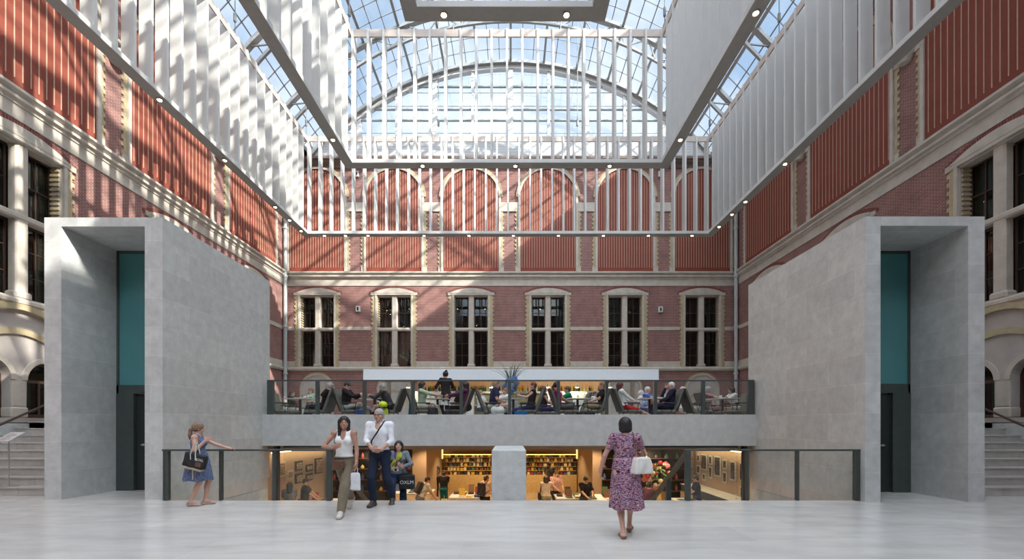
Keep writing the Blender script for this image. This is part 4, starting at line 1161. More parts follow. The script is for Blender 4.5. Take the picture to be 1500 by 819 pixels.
for sg in (-1,1):
    gl.tube([h3.hp(sg*.032+.022*math.cos(a), .098, .004+.017*math.sin(a)) for a in [2*PI*i/12 for i in range(12)]], .0028, 5, closed=True)
    gl.tube([h3.hp(sg*.055,.095,.008), h3.hp(sg*.078,.05,.008), h3.hp(sg*.079,.0,.004)], .0025, 5)
gl.tube([h3.hp(-.01,.104,.008), h3.hp(.01,.104,.008)], .0025, 5)
gl.build('glasses', M_black, h3.root)
m = MB(); m.tube([h3.N+h3.S*.035+h3.A*.066*math.cos(a)+h3.Fw*(.062*math.sin(a)+.012)-h3.S*.035*math.sin(a) for a in [PI*.62+i*PI*1.76/18 for i in range(19)]], .017, 8, flat=.45); m.build('collar', cloth('white_linen',(.74,.76,.80)), h3.root, smooth=True)
b = MB()
for i in range(6): 
    p_ = wrap(h3.dtop, [h3.P+h3.S*(.02+.075*i)+h3.Fw*.13]*2, .002, 1)[0]; b.lathe([(.007,-.002),(.007,.002)], p_, 8, axis='y')
b.build('buttons', M_print, h3.root)
h3.place(L3, R3, 'tall grey haired man in a white shirt and dark jeans walking to the camera')
sb = tag(empty('shoulder_bag', L3, R3), 'dark shoulder bag strap and pouch worn across the white shirt of the man', 'bag')
st = wrap(h3.dtop, [h3.P+np.array((-.17,-.06,.08)), h3.P+h3.S*.22+np.array((-.10,-.16,0)), h3.P+h3.S*.36+np.array((.0,-.17,0)), h3.Sh['L']+np.array((-.09,-.04,.06)), h3.Sh['L']+np.array((-.09,.07,.03)), h3.P+h3.S*.3+np.array((-.05,.17,0)), h3.P+np.array((-.18,.10,.05))], .008)
strapobj('strap', st, M_black, sb, .015)
softbag('pouch', h3.P+np.array((-.20,.13,-.02)), (.08,.20,.22), M_black, sb, h=.008)

# --- woman coming up the sunken stairs
L4 = (-2.36, 9.16, -.38); R4 = math.radians(8); g = tolocal(L4, R4)
h4 = Human(1.58, True, pelvis=np.array((0,.0,.85)), lean=.06, head_yaw=.05, head_pitch=.25,
    hands={'L': np.array((.10,-.27,1.02)), 'R': np.array((-.10,-.26,.98))}, elbow={'L': (1,.3,-.5), 'R': (-1,.3,-.5)},
    hand_dir={'L': np.array((-.5,-.5,.5)), 'R': np.array((.7,-.5,.1))}, palm={'L': (-.3,.6,.4), 'R': (.1,.8,.3)},
    feet={'L': np.array((.09,.02,.082)), 'R': np.array((-.09,-.30,.27))}, knee={'R': (-.1,-1,.3)}, curl=.6)
h4.body(SK['fair'], HA['black'], .0065); h4.hairdo('bob', HA['black'])
h4.top(cloth('grey_cardigan',(.16,.185,.21)), .014, .93, -.14, (.055,0), False, .007, 'cardigan', deep=.03)
h4.trousers(cloth('blue_denim',(.022,.04,.085)), .016, .98, .03, .012, .007, 'jeans'); h4.shoes(M_black, .010, .008)
h4.place(L4, R4, 'dark haired woman in a grey cardigan and lime scarf climbing the sunken stairs')
M_lime = cloth('lime_scarf',(.33,.36,.035))
st = wrap(h4.dtop, [h4.N+np.array((.05,-.05,-.02)), h4.P+h4.S*.38+np.array((.03,-.16,0)), h4.P+h4.S*.25+np.array((-.08,-.18,0)), h4.P+h4.S*.08+np.array((-.19,-.12,0)), h4.P+np.array((-.21,-.10,-.22))], .016)
tag(strapobj('scarf', st, M_lime, h4.root, .042, .3), 'long lime green scarf')
st = wrap(h4.dtop, [h4.N+np.array((-.06,-.04,-.01)), h4.P+h4.S*.40+np.array((-.07,-.15,0)), h4.P+h4.S*.27+np.array((-.02,-.19,0)), h4.P+h4.S*.2+np.array((.02,-.2,0))], .012)
tag(strapobj('lanyard', st, cloth('purple_lanyard',(.10,.03,.16)), h4.root, .014, .35), 'purple lanyard')
cm = tag(empty('camera', toworld(L4,R4,(-.03,-.27,.97)), R4), 'small white camera in the hand of the woman climbing the stairs', 'camera')
m = MB(); m.bbox((-.05,-.03,-.035),(.05,.03,.035),.01); m.build('body', M_white, cm); m = MB(); m.lathe([(.025,-.03),(.025,-.055),(.018,-.055)],(0,0,0),14,axis='y'); m.build('lens', M_black, cm)
t4 = empty('tote_bag', toworld(L4,R4,(.185,-.20,.70)), R4, 'black tote bag with white lettering carried by the woman climbing the stairs', 'bag')
softbag('bag_body', (0,0,0), (.32,.10,.30), M_tote, t4, h=.007)
for yy in (-.035,.035): strapobj('handle', [(-.10,yy,.12),(-.09,yy,.25),(-.05,yy*.5,.34),(.05,yy*.5,.34),(.09,yy,.25),(.10,yy,.12)], M_tote, t4, .012)
letters('OXLM', M_print, t4, .10, (0,-.058,.0), (1,0,0), (0,0,1))

# --- woman in a floral dress seen from behind
L5 = (1.54, 5.85, 0); R5 = math.radians(172); g = tolocal(L5, R5)
h5 = Human(1.63, True, pelvis=g(1.55,5.86,.885), lean=.03, head_yaw=.10, head_pitch=.12, girth=.98,
    hands={'R': g(1.72,6.13,1.10), 'L': g(1.245,6.0,.87)}, elbow={'R': (-.9,.5,-.6), 'L': (.5,.6,-.2)},
    hand_dir={'R': np.array((.45,-.7,.25)), 'L': np.array((0,-.3,-1))}, palm={'R': (.6,.3,.2), 'L': (-1,0,0)},
    feet={'L': g(1.49,5.74,.08), 'R': g(1.67,6.10,.085)}, foot_yaw=(.05,-.25), curl=.6)
h5.body(SK['fair'], HA['black'], .0065); h5.hairdo('shortbob', HA['black'])
M_floral = patternmat('pink_purple_floral', 22, [(.32,(.02,.015,.05)),(.41,(.28,.06,.12)),(.47,(.52,.44,.48)),(.53,(.25,.07,.14)),(.60,(.09,.05,.15)),(.68,(.58,.50,.54))], vecscale=(.7,.7,1.9), detail=3)
def bod5(d):
    h5.torso(d, 0, .013); u = h5.u; R = np.stack([h5.A,-h5.Fw,h5.S],1)
    for q in 'LR': h5.arm(d, q, 0, .012, .28)
    d.ell(h5.N+h5.S*.035*u+h5.Fw*.01, (.075,.085,.06), R, cut=True); d.half(h5.P+h5.S*.05*u, -h5.S)
skirt(h5, M_floral, h5.P[2]+.16, .38, (.158,.128), (.222,.205), folds=10, amp=.014, bodice=bod5, shift=(-.02,-.0))
for q in 'LR':
    d = Sdf(); h5.foot(d, q, 0, .005); d.half(h5.An[q]-np.array((0,0,.03)), (0,0,1)); A = h5.An[q]; f = nrm(h5.PF*math.cos(h5.fy[q])+h5.HAx*math.sin(h5.fy[q]))
    d.ell(A+f*.035+np.array((0,0,-.03)), (.055,.055,.03), cut=True); d.mesh('ballet_flat', pm('tan_flat',(.25,.15,.10),.6), .0065, h5.root)
h5.place(L5, R5, 'woman in a pink and purple floral dress seen from behind, walking away')
hb = tag(empty('handbag', L5, R5), 'white leather handbag on the shoulder of the woman in the floral dress', 'bag')
bc = h5.P+np.array((-.20,.10,.085))
ry = math.radians(35); Rb = np.array([[math.cos(ry),-math.sin(ry),0],[math.sin(ry),math.cos(ry),0],[0,0,1]])
softbag('bag_body', bc, (.33,.15,.22), M_whiteleather, hb, Rb, .007, taper=.28, puff=.9)
for q_, off in ((-.06,0),(.06,0)):
    a_ = bc+Rb[:,0]*q_+np.array((0,.02,.09)); st = [a_, a_+np.array((.02,.03,.10)), h5.Sh['R']+np.array((.04,.11,-.10)), h5.Sh['R']+np.array((.055,.03,.075)), h5.Sh['R']+np.array((.04,-.10,-.06)), bc+np.array((.0,-.10,.10))]
    strapobj('strap', wrap(h5.ddress, st, .012, 30), pm('reddish_brown_strap',(.16,.05,.045),.5), hb, .013)
# ------------------------------------------------------------------ cafe terrace
M_uph = pm('olive_grey_upholstery', (.135,.130,.105), .85, var=.08); M_backsh = pm('dark_chair_shell', (.028,.029,.028), .6)
M_ttop = pm('pale_table_top', (.46,.42,.36), .4); 
def chair(label):
    r = empty('lounge_chair', label=label, cat='chair', group='lounge chairs on the terrace')
    m = MB(); m.bbox((-.30,-.34,.26),(.30,.26,.36),.035); m.build('seat_cushion', M_uph, r)
    t = math.radians(20)
    def slab(y0, th, z0, z1, w):
        q = MB(); pts = []
        for (z, yy) in ((z0, y0), (z1, y0+(z1-z0)*math.tan(t))): pts += [(yy, z)]
        (ya, za), (yb_, zb) = pts
        q.prism([(ya, za), (ya+th, za), (yb_+th*.8, zb), (yb_+.01, zb+.012), (yb_, zb-.01)], -w, w, 'x'); return q
    slab(.20, .07, .33, .98, .285).build('backrest', M_uph, r); slab(.272, .03, .31, .985, .295).build('back_shell', M_backsh, r)
    for sg in (-1, 1):
        a = MB(); a.bbox((sg*.33-.03,-.24,.545),(sg*.33+.03,.24,.575),.01); a.build('armrest', M_black, r)
        l = MB(); l.tube([(sg*.33,-.20,.55),(sg*.32,-.16,.30)],.011,6); l.tube([(sg*.33,.20,.55),(sg*.31,.10,.29)],.011,6); l.build('arm_support', M_black, r)
        for yy, dy in ((-.28,-.05),(.22,.08)):
            l = MB(); l.tube([(sg*.26,yy,.27),(sg*.29,yy+dy,.0)],.012,6); l.build('leg', M_black, r)
    return r
def table(label):
    r = empty('cafe_table', label=label, cat='table', group='small tables on the terrace')
    m = MB(); m.bbox((-.37,-.37,.70),(.37,.37,.725),.01); m.build('table_top', M_ttop, r)
    m = MB(); m.bbox((-.035,-.035,.02),(.035,.035,.70),.006); m.build('column', M_dark, r)
    m = MB(); m.bbox((-.25,-.25,0),(.25,.25,.02),.006); m.build('base', M_dark, r); return r
Y1, Y2 = 13.15, 14.75
TLAB = ['small cafe table at the far left end of the terrace','small cafe table in front of the man in the leather jacket','small cafe table beside the waitress','small cafe table in front of the flower vase',
        'small cafe table by the man in green','small cafe table in front of the blue striped shirt','small cafe table at the right end of the terrace']
tp = None; TX = (440, 549, 641, 752, 846, 951, 1058)
for x, l in zip(TX, TLAB):
    yy = Y1+.35
    if tp is None: tp = table(l); tp.location = (wx(x,yy), yy, TF)
    else: dup(tp, (wx(x,yy), yy, TF), label=l)
# chairs: pixel of the seat centre, facing (+1 right / -1 left), row
CH = [(417,1,Y1,'empty lounge chair at the far left end of the terrace'),(468,-1,Y1,'lounge chair seen from its dark back, left of the man with the phone'),(517,1,Y1,'lounge chair holding the man with the phone'),
      (569,-1,Y1,'lounge chair of the man in the black leather jacket'),(622,1,Y1,'lounge chair of the woman in the pale green top'),(669,-1,Y1,'lounge chair of the woman in the purple top'),(722,1,Y1,'lounge chair of the man in the navy shirt'),
      (773,-1,Y1,'lounge chair of the woman in the black tank top'),(829,1,Y1,'lounge chair of the woman in the magenta top'),(867,-1,Y1,'lounge chair of the woman in the black tee'),(921,1,Y1,'lounge chair of the woman in the red skirt'),
      (973,-1,Y1,'lounge chair of the man in the dark suit'),(1022,1,Y1,'lounge chair with dark back turned to the man in the suit'),(1080,-1,Y1,'lounge chair at the far right end of the terrace'),
      (420,1,Y2,'lounge chair of the child in the dark tee'),(797,1,Y2,'lounge chair of the red haired woman in black'),(842,-1,Y2,'lounge chair of the man in green'),(1044,1,Y2,'lounge chair of the grey haired woman in pink'),(1074,-1,Y2,'lounge chair of the person with black hair and white shirt')]
cp = None
for x, fc, yy, l in CH:
    X = wx(x, yy); rz = PI/2 if fc > 0 else -PI/2
    if cp is None: cp = chair(l); cp.location = (X, yy, TF); cp.rotation_euler = (0,0,rz)
    else: dup(cp, (X, yy, TF), rz, l)

def sitter(px, D, face, top, bottom, hair, haircol, skin, label, lean=-.22, legs='bent', arms='lap', H=1.7, fem=True, yaw=0, sleeve=.32, seatz=.44, head_yaw=0, head_pitch=0, skirt_=False, dz=0, fl=TF, h=.0115, shoes=True, trouser_to=.96, group=None):
    u = H/1.72; P = np.array((0,.08,seatz+.03)); S = nrm((0,-math.sin(lean),math.cos(lean))); sh = P+S*.47*u
    kn = {'L':(.1,-.2,1),'R':(-.1,-.2,1)}
    if legs == 'bent': feet = {'L':np.array((.11,-.50*u,.085)),'R':np.array((-.10,-.45*u,.085))}
    elif legs == 'out': feet = {'L':np.array((.07,-.86*u,.14)),'R':np.array((-.05,-.84*u,.17))}
    elif legs == 'cross': feet = {'L':np.array((.10,-.46*u,.085)),'R':np.array((.16,-.66*u,.36))}
    elif legs == 'knees': feet = {'L':np.array((.12,-.34,.12)),'R':np.array((-.12,-.30,.12))}
    hd = {}
    if arms == 'lap': hands = {'L':P+np.array((.06,-.30,.15)),'R':P+np.array((-.07,-.32,.14))}
    elif arms == 'phone': hands = {'L':sh+np.array((.05,-.40,-.14)),'R':sh+np.array((-.05,-.42,-.12))}
    elif arms == 'table': hands = {'L':np.array((.12,-.50,.78)),'R':np.array((-.12,-.48,.78))}
    elif arms == 'up': hands = {'L':sh+np.array((.10,-.36,.10)),'R':sh+np.array((-.12,-.40,.05))}
    elif arms == 'chin': hands = {'L':P+np.array((.08,-.30,.15)),'R':sh+np.array((.0,-.17,.10))}; hd = {'R':np.array((.1,.2,1))}
    elif arms == 'head': hands = {'L':sh+np.array((.02,-.12,.25)),'R':P+np.array((-.07,-.32,.14))}
    elif arms == 'rest': hands = {'L':np.array((.33,-.16,.60)),'R':np.array((-.33,-.16,.60))}
    q = Human(H, fem, pelvis=P, lean=lean, feet=feet, hands=hands, knee=kn, hand_dir=hd, head_yaw=head_yaw, head_pitch=head_pitch, elbow={'L':(.8,.4,-.8),'R':(-.8,.4,-.8)}, curl=.6)
    rz = (PI/2 if face > 0 else -PI/2)+yaw
    q.body(SK[skin], HA[haircol], h); q.hairdo(hair, HA[haircol], h)
    q.top(top, .017, sleeve, -.04, h=h)
    q.trousers(bottom, .018, trouser_to, .04, .012, h=h, name='skirt' if skirt_ else 'trousers')
    if shoes: q.shoes(M_black, .010, h)
    c, s_ = math.cos(rz), math.sin(rz); hx = c*q.Hc[0]-s_*q.Hc[1]
    q.place((wx(px,D)-hx, D, fl+dz), rz, label, group); return q
blk = cloth('black',(.013,.013,.015)); wht = cloth('white',(.72,.72,.70)); nav = cloth('navy',(.02,.028,.08)); pgr = cloth('pale_green',(.38,.46,.33)); pur = cloth('purple',(.09,.025,.07)); mag = cloth('magenta',(.36,.03,.15))
grn = cloth('jersey_green',(.01,.24,.13)); red = cloth('red',(.52,.03,.035)); gre = cloth('grey',(.12,.12,.12)); stone = cloth('stone',(.42,.38,.31)); suit = cloth('suit_navy',(.012,.016,.04)); jean = cloth('pale_jeans',(.42,.47,.50)); vio = cloth('violet',(.05,.035,.16)); pnk = patternmat('pink_print', 30, [(.35,(.5,.3,.3)),(.55,(.25,.10,.12)),(.7,(.6,.45,.42))]); dkg = cloth('dark_olive',(.04,.045,.03)); leaf = patternmat('green_white_print', 20, [(.45,(.72,.74,.70)),(.55,(.08,.30,.12))])
stripe = patternmat('blue_white_stripe', 8, [(.44,(.62,.65,.72)),(.5,(.07,.13,.42))], vecscale=(.3,.3,6)); denim = cloth('denim',(.05,.08,.14)); lea = pm('black_leather',(.014,.017,.022),.4); khk = cloth('khaki',(.23,.19,.12))
T = [
 (428,Y2,1,dkg,stone,'short','brown','fair','child in a dark tee sitting at the far left of the terrace',dict(H=1.36,fem=False,lean=.0,arms='table')),
 (454,Y2+.5,-1,leaf,gre,'short','fairbrown','fair','person in a green and white printed shirt sitting behind the leftmost table',dict(fem=False,lean=-.05,yaw=.7,arms='table')),
 (482,Y1,-1,blk,blk,'short','grey','fair','person in black sitting with back to the man with the phone',dict(fem=False,lean=-.3,arms='rest')),
 (509,Y1,1,blk,jean,'cap','black','fair','man in a black jacket and dark cap looking at his phone',dict(fem=False,lean=.02,arms='phone',sleeve=.95,head_pitch=-.35,legs='cross')),
 (560,Y1,-1,lea,blk,'short','grey','fair','grey haired man in a black leather jacket leaning forward on the terrace',dict(fem=False,lean=.42,arms='table',sleeve=.95,head_pitch=-.2)),
 (619,Y1,1,pgr,stone,'long','black','mid','woman with long dark hair in a pale green top at a table',dict(lean=-.02,arms='table',sleeve=.5)),
 (681,Y1,-1,pur,blk,'long','black','tan','woman with long dark hair in a purple top facing left',dict(lean=.05,arms='table',sleeve=.95)),
 (670,Y2,-1,blk,denim,'short','black','mid','child with black hair sitting behind the woman in the purple top',dict(H=1.4,fem=False,lean=.05)),
 (704,Y2,1,wht,denim,'short','blond','fair','blond child in white sitting beside the man in the navy shirt',dict(H=1.42,fem=False,lean=-.1,yaw=-.5)),
 (727,Y1,1,nav,stone,'short','blond','fair','man in a navy shirt with arms raised in front of his face',dict(H=1.84,fem=False,lean=.14,arms='head',head_pitch=-.1,legs='bent')),
 (740,Y2+.6,-1,wht,stone,'short','fairbrown','fair','person in white sitting behind the flower vase table',dict(lean=-.05,yaw=.8,arms='table')),
 (781,Y1,-1,blk,nav,'short','red','fair','woman with short red hair in a black tank top stretching her legs',dict(lean=-.20,legs='out',arms='phone',sleeve=0)),
 (797,Y2,1,blk,vio,'bob','red','fair','woman with red bobbed hair in black with violet trousers',dict(lean=-.05,arms='lap',sleeve=0)),
 (816,Y1,1,mag,gre,'pony','black','mid','woman in a magenta top with dark hair tied back',dict(lean=-.12,arms='lap',trouser_to=.6)),
 (831,Y2,-1,grn,gre,'short','brown','fair','man in a bright green jersey facing left',dict(fem=False,lean=.12,arms='table')),
 (872,Y2+.4,1,wht,khk,'short','brown','fair','child in a white shirt sitting near the bar',dict(H=1.38,fem=False,lean=.0,yaw=-.6)),
 (882,Y1,-1,blk,khk,'short','fairbrown','fair','young woman in a black tee and khaki shorts facing left',dict(lean=-.10,arms='lap',trouser_to=.5,legs='bent')),
 (909,Y1,1,wht,red,'lob','red','fair','woman in a white top and red skirt with legs stretched out',dict(lean=-.22,legs='out',arms='lap',sleeve=.95,trouser_to=.5,skirt_=True,shoes=False)),
 (940,Y2+.7,-1,wht,stone,'short','white','fair','person in a white shirt bending forward behind the table',dict(fem=False,lean=.5,yaw=-.6,arms='table')),
 (949,Y2,1,stripe,denim,'short','white','fair','person in a blue and white striped shirt sitting at the table',dict(fem=False,lean=.15,yaw=-.7,arms='table')),
 (983,Y1,-1,suit,suit,'short','white','fair','white haired man in a dark navy suit and red tie',dict(fem=False,lean=-.18,arms='chin',sleeve=.95)),
 (1001,Y2,1,wht,stone,'short','white','fair','white haired person in a white shirt behind the man in the suit',dict(fem=False,lean=-.1)),
 (1039,Y2,1,pnk,pnk,'shortbob','grey','fair','grey haired woman in a pink print dress at the right of the terrace',dict(lean=-.05,yaw=-.6,arms='table')),
 (1071,Y2,-1,wht,stone,'bob','black','mid','person with black hair in a white shirt at the right end table',dict(lean=.25,arms='table',sleeve=.6)),
]
for (px, D, fc, a, b_, hr, hc_, sk_, lab, kw) in T:
    o = sitter(px, D, fc, a, b_, hr, hc_, sk_, lab, **kw)
    if 'suit' in lab:
        m = MB(); s_ = wrap(o.dtop, [o.N+o.Fw*.10-o.S*.03, o.P+o.S*.3+o.Fw*.15, o.P+o.S*.1+o.Fw*.14], .006, 12); m.tube(s_, .022, 6, flat=.3); m.build('tie', red, o.root, smooth=True)
        m = MB(); s_ = wrap(o.dtop, [o.N+o.Fw*.09+o.A*.04-o.S*.02, o.P+o.S*.25+o.Fw*.15, o.N+o.Fw*.09-o.A*.04-o.S*.02], .003, 12); m.tube(s_, .04, 6, flat=.15); m.build('shirt_front', wht, o.root, smooth=True)
    if 'looking at his phone' in lab:
        p_ = toworld(tuple(o.root.location), o.root.rotation_euler[2], (o.Wr['L']+o.Wr['R'])/2+np.array((0,-.10,.04)))
        ph = MB(); ph.bbox((-.008,-.04,-.07),(.008,.04,.07),.004); tag(ph.build('phone', M_black, loc=None), 'dark phone in the hands of the man in the black cap', 'phone').location = p_
# waitress
wl = (wx(653,14.2), 14.2, TF); wr = math.radians(-145)
wa = Human(1.70, True, lean=.02, hands={'L':np.array((.22,-.26,1.02)),'R':np.array((-.20,-.30,1.10))}, elbow={'L':(1,.4,-.5),'R':(-1,.4,-.5)}, hand_dir={'R':np.array((.1,-1,0)),'L':np.array((-.3,-1,0))}, palm={'R':(0,0,1),'L':(0,0,1)}, curl=.3)
wa.body(SK['mid'], HA['black'], .010); wa.hairdo('bun', HA['black'], .010); wa.top(blk, .017, .6, -.05, h=.010); wa.trousers(blk, .018, .97, .04, h=.010); wa.shoes(M_black, .01, .010)
ap = Sdf(); ap.ell(wa.P, np.array((.172,.118,.135))*wa.u, None, 0, .05, .028); ap.cap(wa.Hip['L'], wa.Hip['R'], .10, .10, 0, .05); ap.cap(wa.Hip['L'], wa.Hip['L']+np.array((0,-.03,-.34)), .105, .10, 0, .08); ap.cap(wa.Hip['R'], wa.Hip['R']+np.array((0,-.03,-.34)), .105, .10, 0, .08)
ap.half(wa.P+np.array((0,.02,0)), (0,1,0)); ap.half(wa.P+np.array((0,0,.07)), (0,0,1)); ap.half(wa.P+np.array((0,0,-.36)), (0,0,-1)); ap.mesh('apron', wht, .010, wa.root)
wa.place(wl, wr, 'waitress in black with a hair bun standing on the terrace with a tray')
ty = MB(); ty.lathe([(.01,0),(.17,0),(.185,.018),(.178,.018),(.165,.006),(.01,.006)], (0,0,0), 24)
tag(ty.build('serving_tray', M_black, smooth=True), 'round dark serving tray held by the waitress', 'tray').location = toworld(wl, wr, (-.19,-.42,1.115))
# bags and small things on the terrace
def floorbag(px, D, size, mat, label, z=0, rz=.3, name='bag'):
    r = tag(empty(name, (wx(px,D), D, TF+z), rz), label, 'bag'); bd = softbag('bag_body', (0,0,size[2]/2), size, mat, r, h=.012, taper=.25)
    strapobj('handle', [(-size[0]*.25,0,size[2]*.95),(-size[0]*.15,0,size[2]*1.25),(size[0]*.15,0,size[2]*1.25),(size[0]*.25,0,size[2]*.95)], mat, r, .012); return r
floorbag(528,12.85,(.34,.22,.36), cloth('blue_nylon',(.03,.07,.20)), 'blue bag on the floor at the feet of the man with the phone')
floorbag(763,12.85,(.46,.26,.32), cloth('bright_blue',(.01,.13,.33)), 'bright blue bag beside the woman in the black tank top', z=.0)
floorbag(662,12.85,(.52,.26,.34), M_tote, 'large black bag on the floor under the table by the waitress')
floorbag(634,12.8,(.32,.26,.42), M_tote, 'black backpack on the floor in front of the woman in pale green', rz=-.2)
floorbag(605,14.0,(.30,.25,.66), cloth('teal_nylon',(.01,.09,.10)), 'dark teal backpack between the chairs left of the woman in green', rz=.1)
floorbag(864,12.8,(.34,.2,.30), M_tote, 'dark bag below the young woman in khaki shorts')
wb = tag(empty('folded_coat', (wx(728,12.9), 12.9, TF)), 'crumpled white coat heaped in front of the man in navy', 'coat')
d = Sdf(); rr = random.Random(3)
for i in range(16): d.ell((rr.uniform(-.2,.2), rr.uniform(-.1,.1), rr.uniform(.1,.38)), (rr.uniform(.07,.14), rr.uniform(.06,.1), rr.uniform(.06,.12)), None, 0, .02)
d.half((0,0,.0),(0,0,-1)); d.mesh('cloth', wht, .012, wb)
st = MB(); st.lathe([(.16,0),(.16,.27),(.14,.28)],(0,0,0),12); 
yh = tag(empty('cycle_helmet', (wx(561,12.75), 12.75, TF+.50)), 'bright yellow cycle helmet on the lap of the man in the leather jacket', 'helmet')
d = Sdf(); d.ell((0,0,0), (.125,.155,.11)); d.ell((0,0,-.06), (.10,.13,.10), cut=True)
for i in (-1,0,1): d.ell((i*.055,0,.10), (.014,.10,.05), cut=True)
d.mesh('shell', pm('fluorescent_yellow',(.62,.68,.02),.5), .009, yh)
m = MB(); m.tube([(-.11,0,-.04),(-.06,-.02,-.13),(0,-.02,-.16),(.06,-.02,-.13),(.11,0,-.04)],.008,6); m.build('chin_strap', M_black, yh)
yj = floorbag(562,12.85,(.30,.2,.40), pm('fluorescent_yellow',(.62,.68,.02),.5), 'fluorescent yellow bag below the cycle helmet')
GL = glassmat('drinking_glass', (.9,.94,.93))
gp = None
for k_, (x, dx) in enumerate([(440,.1),(440,-.12),(549,.1),(641,-.2),(641,.15),(752,.1),(752,-.12),(846,.0),(951,.12),(951,-.1),(1058,.1)]):
    yy = Y1+.35; lab = 'clear glass on the %s' % TLAB[TX.index(x)]
    if gp is None:
        q = MB(); q.lathe([(.028,0),(.034,.11),(.031,.11),(.026,.008)],(0,0,0),14); gp = q.build('drinking_glass', GL, smooth=True); o = gp
    else: o = dup(gp)
    o.location = (wx(x,yy)+dx, yy-.12+.06*(k_ % 3), TF+.725); tag(o, lab, 'glass', 'drinking glasses on the terrace tables')
for x, dx in ((641,-.02),(641,.28),(1058,-.1)):
    q = MB(); q.lathe([(.03,0),(.04,.02),(.042,.10),(.036,.10),(.03,.02)],(0,0,0),14); o = q.build('takeaway_cup', pm('kraft_paper',(.36,.22,.10),.8) if x < 700 else wht, smooth=True)
    o.location = (wx(x,Y1+.35)+dx, Y1+.25, TF+.725); tag(o, 'brown paper cup beside the waitress, %s of the table' % ('middle' if dx < .1 else 'right side') if x < 700 else 'white cup on the small table at the right end of the terrace', 'cup')

# bar kiosk behind the terrace
KY = 18.0
ka = empty('bar_canopy', (0, KY, TF), label='long white fascia and canopy over the bar behind the terrace', cat='canopy')
m = MB(); m.box((wx(532,KY),KY,3.37),(wx(965,KY),KY+.25,3.83)); m.build('fascia', pm('pale_blue_grey_fascia',(.80,.85,.89),.5,var=.02), ka, world=True)
m = MB(); m.box((wx(532,KY)+.05,KY+.25,3.60),(wx(965,KY)-.05,21.2,3.78)); m.build('canopy_soffit', M_beige, ka, world=True)
for x in (-5.9, 5.9):
    m = MB(); m.box((x-.08,20.9,TF),(x+.08,21.1,3.6)); m.build('canopy_post', M_pale, ka, world=True)
KB = 19.2
bc_ = empty('bar_counter', (0, KB, TF), label='white bar counter with an olive recess behind the terrace', cat='counter')
xl, xr = wx(607,KB), wx(890,KB); xa_, xb_ = wx(694,KB), wx(802,KB)
m = MB(); m.box((xl,KB,TF),(xa_,KB+.5,3.0)); m.build('counter_front', pm('white_counter',(.62,.64,.65),.4), bc_, world=True)
m = MB(); m.box((xb_,KB,TF),(xr,KB+.5,3.0)); m.build('counter_front', pm('white_counter',(.62,.64,.65),.4), bc_, world=True)
m = MB(); m.box((xa_,KB+.35,TF),(xb_,KB+.5,2.92)); m.build('recess_panel', pm('olive_panel',(.20,.19,.12),.6), bc_, world=True)
m = MB(); m.box((xa_-.01,KB+.0,2.92),(xb_+.01,KB+.5,3.0)); m.box((xa_,KB+.02,2.35),(xb_,KB+.35,2.41)); m.build('worktop', M_steel, bc_, world=True)
sh_ = empty('bottle_shelf', (0, KB+.55, 3.0), label='amber back-lit bottle shelf above the bar counter', cat='shelf')
m = MB(); m.box((xl,KB+.72,2.6),(xr,KB+.78,3.58)); m.build('amber_back_panel', pm('amber_panel',(.56,.36,.20),.5), sh_, world=True)
m = MB(); m.box((xl,KB+.5,2.97),(xr,KB+.75,3.0)); m.build('shelf_board', M_wood, sh_, world=True)
m = MB(); m.box((xl+.05,KB+.66,3.003),(xr-.05,KB+.71,3.03)); m.build('light_strip', emit('amber_strip',(1,.62,.34),6.0), sh_, world=True)
BM = [pm('bottle_amber',(.30,.12,.02),.15),pm('bottle_green',(.03,.12,.03),.15),pm('bottle_clear',(.5,.5,.45),.15),pm('bottle_dark',(.03,.02,.015),.15),pm('bottle_yellow',(.55,.38,.05),.2)]
bps = []
for mt in BM:
    q = MB(); q.lathe([(.036,0),(.040,.02),(.040,.17),(.032,.20),(.014,.24),(.014,.30)],(0,0,0),12); o = q.build('bottle', mt, smooth=True); bps.append(o)
nb = 104; rr = random.Random(5)
for i in range(nb):
    k_ = rr.randrange(5); o = bps[k_] if bps[k_] else None
    if i < 5: o = bps[i]; k_ = i
    else: o = dup(bps[k_])
    o.location = (xl+.12+(xr-xl-.24)*i/(nb-1), KB+.60, 3.0)
    tag(o, 'slim %s bottle standing in the row on the amber-lit bar shelf' % ['amber','green','clear','dark','yellow'][k_], 'bottle', 'bottles on the bar shelf')
# pendant lamps under the canopy
pp = None
for i, x in enumerate((598,720,802,845,893)):
    l = 'small white pendant lamp under the bar canopy, %s from the left' % ORD[i]
    if pp is None:
        pp = empty('pendant_lamp', label=l, cat='lamp', group='pendant lamps over the bar')
        q = MB(); q.lathe([(.02,.0),(.10,-.20),(.09,-.20),(.015,-.02)],(0,0,0),14); q.build('shade', M_white, pp, smooth=True)
        q = MB(); q.lathe([(.03,-.19),(.04,-.21),(.005,-.23)],(0,0,0),10); q.build('bulb', emit('pendant_bulb',(1,.8,.5),10), pp)
        q = MB(); q.tube([(0,0,0),(0,0,.28)],.006,5); q.build('cord', M_black, pp); pp.location = (wx(x,18.6),18.6,3.32)
    else: dup(pp, (wx(x,18.6),18.6,3.32), label=l)
    la = bpy.data.lights.new('pendant_light','POINT'); la.energy = 22; la.color = (1,.82,.6); la.shadow_soft_size = .04
    lo = bpy.data.objects.new('pendant_light', la); COL.objects.link(lo); lo.location = (wx(x,18.6),18.6,3.02)
mc = tag(empty('coffee_machine', (wx(864,KB+.25), KB+.25, 3.0-.62)), 'grey coffee machine on the bar behind the woman in the black tee', 'machine'); mc.location.y = KB-.35; mc.location.z = TF+.95
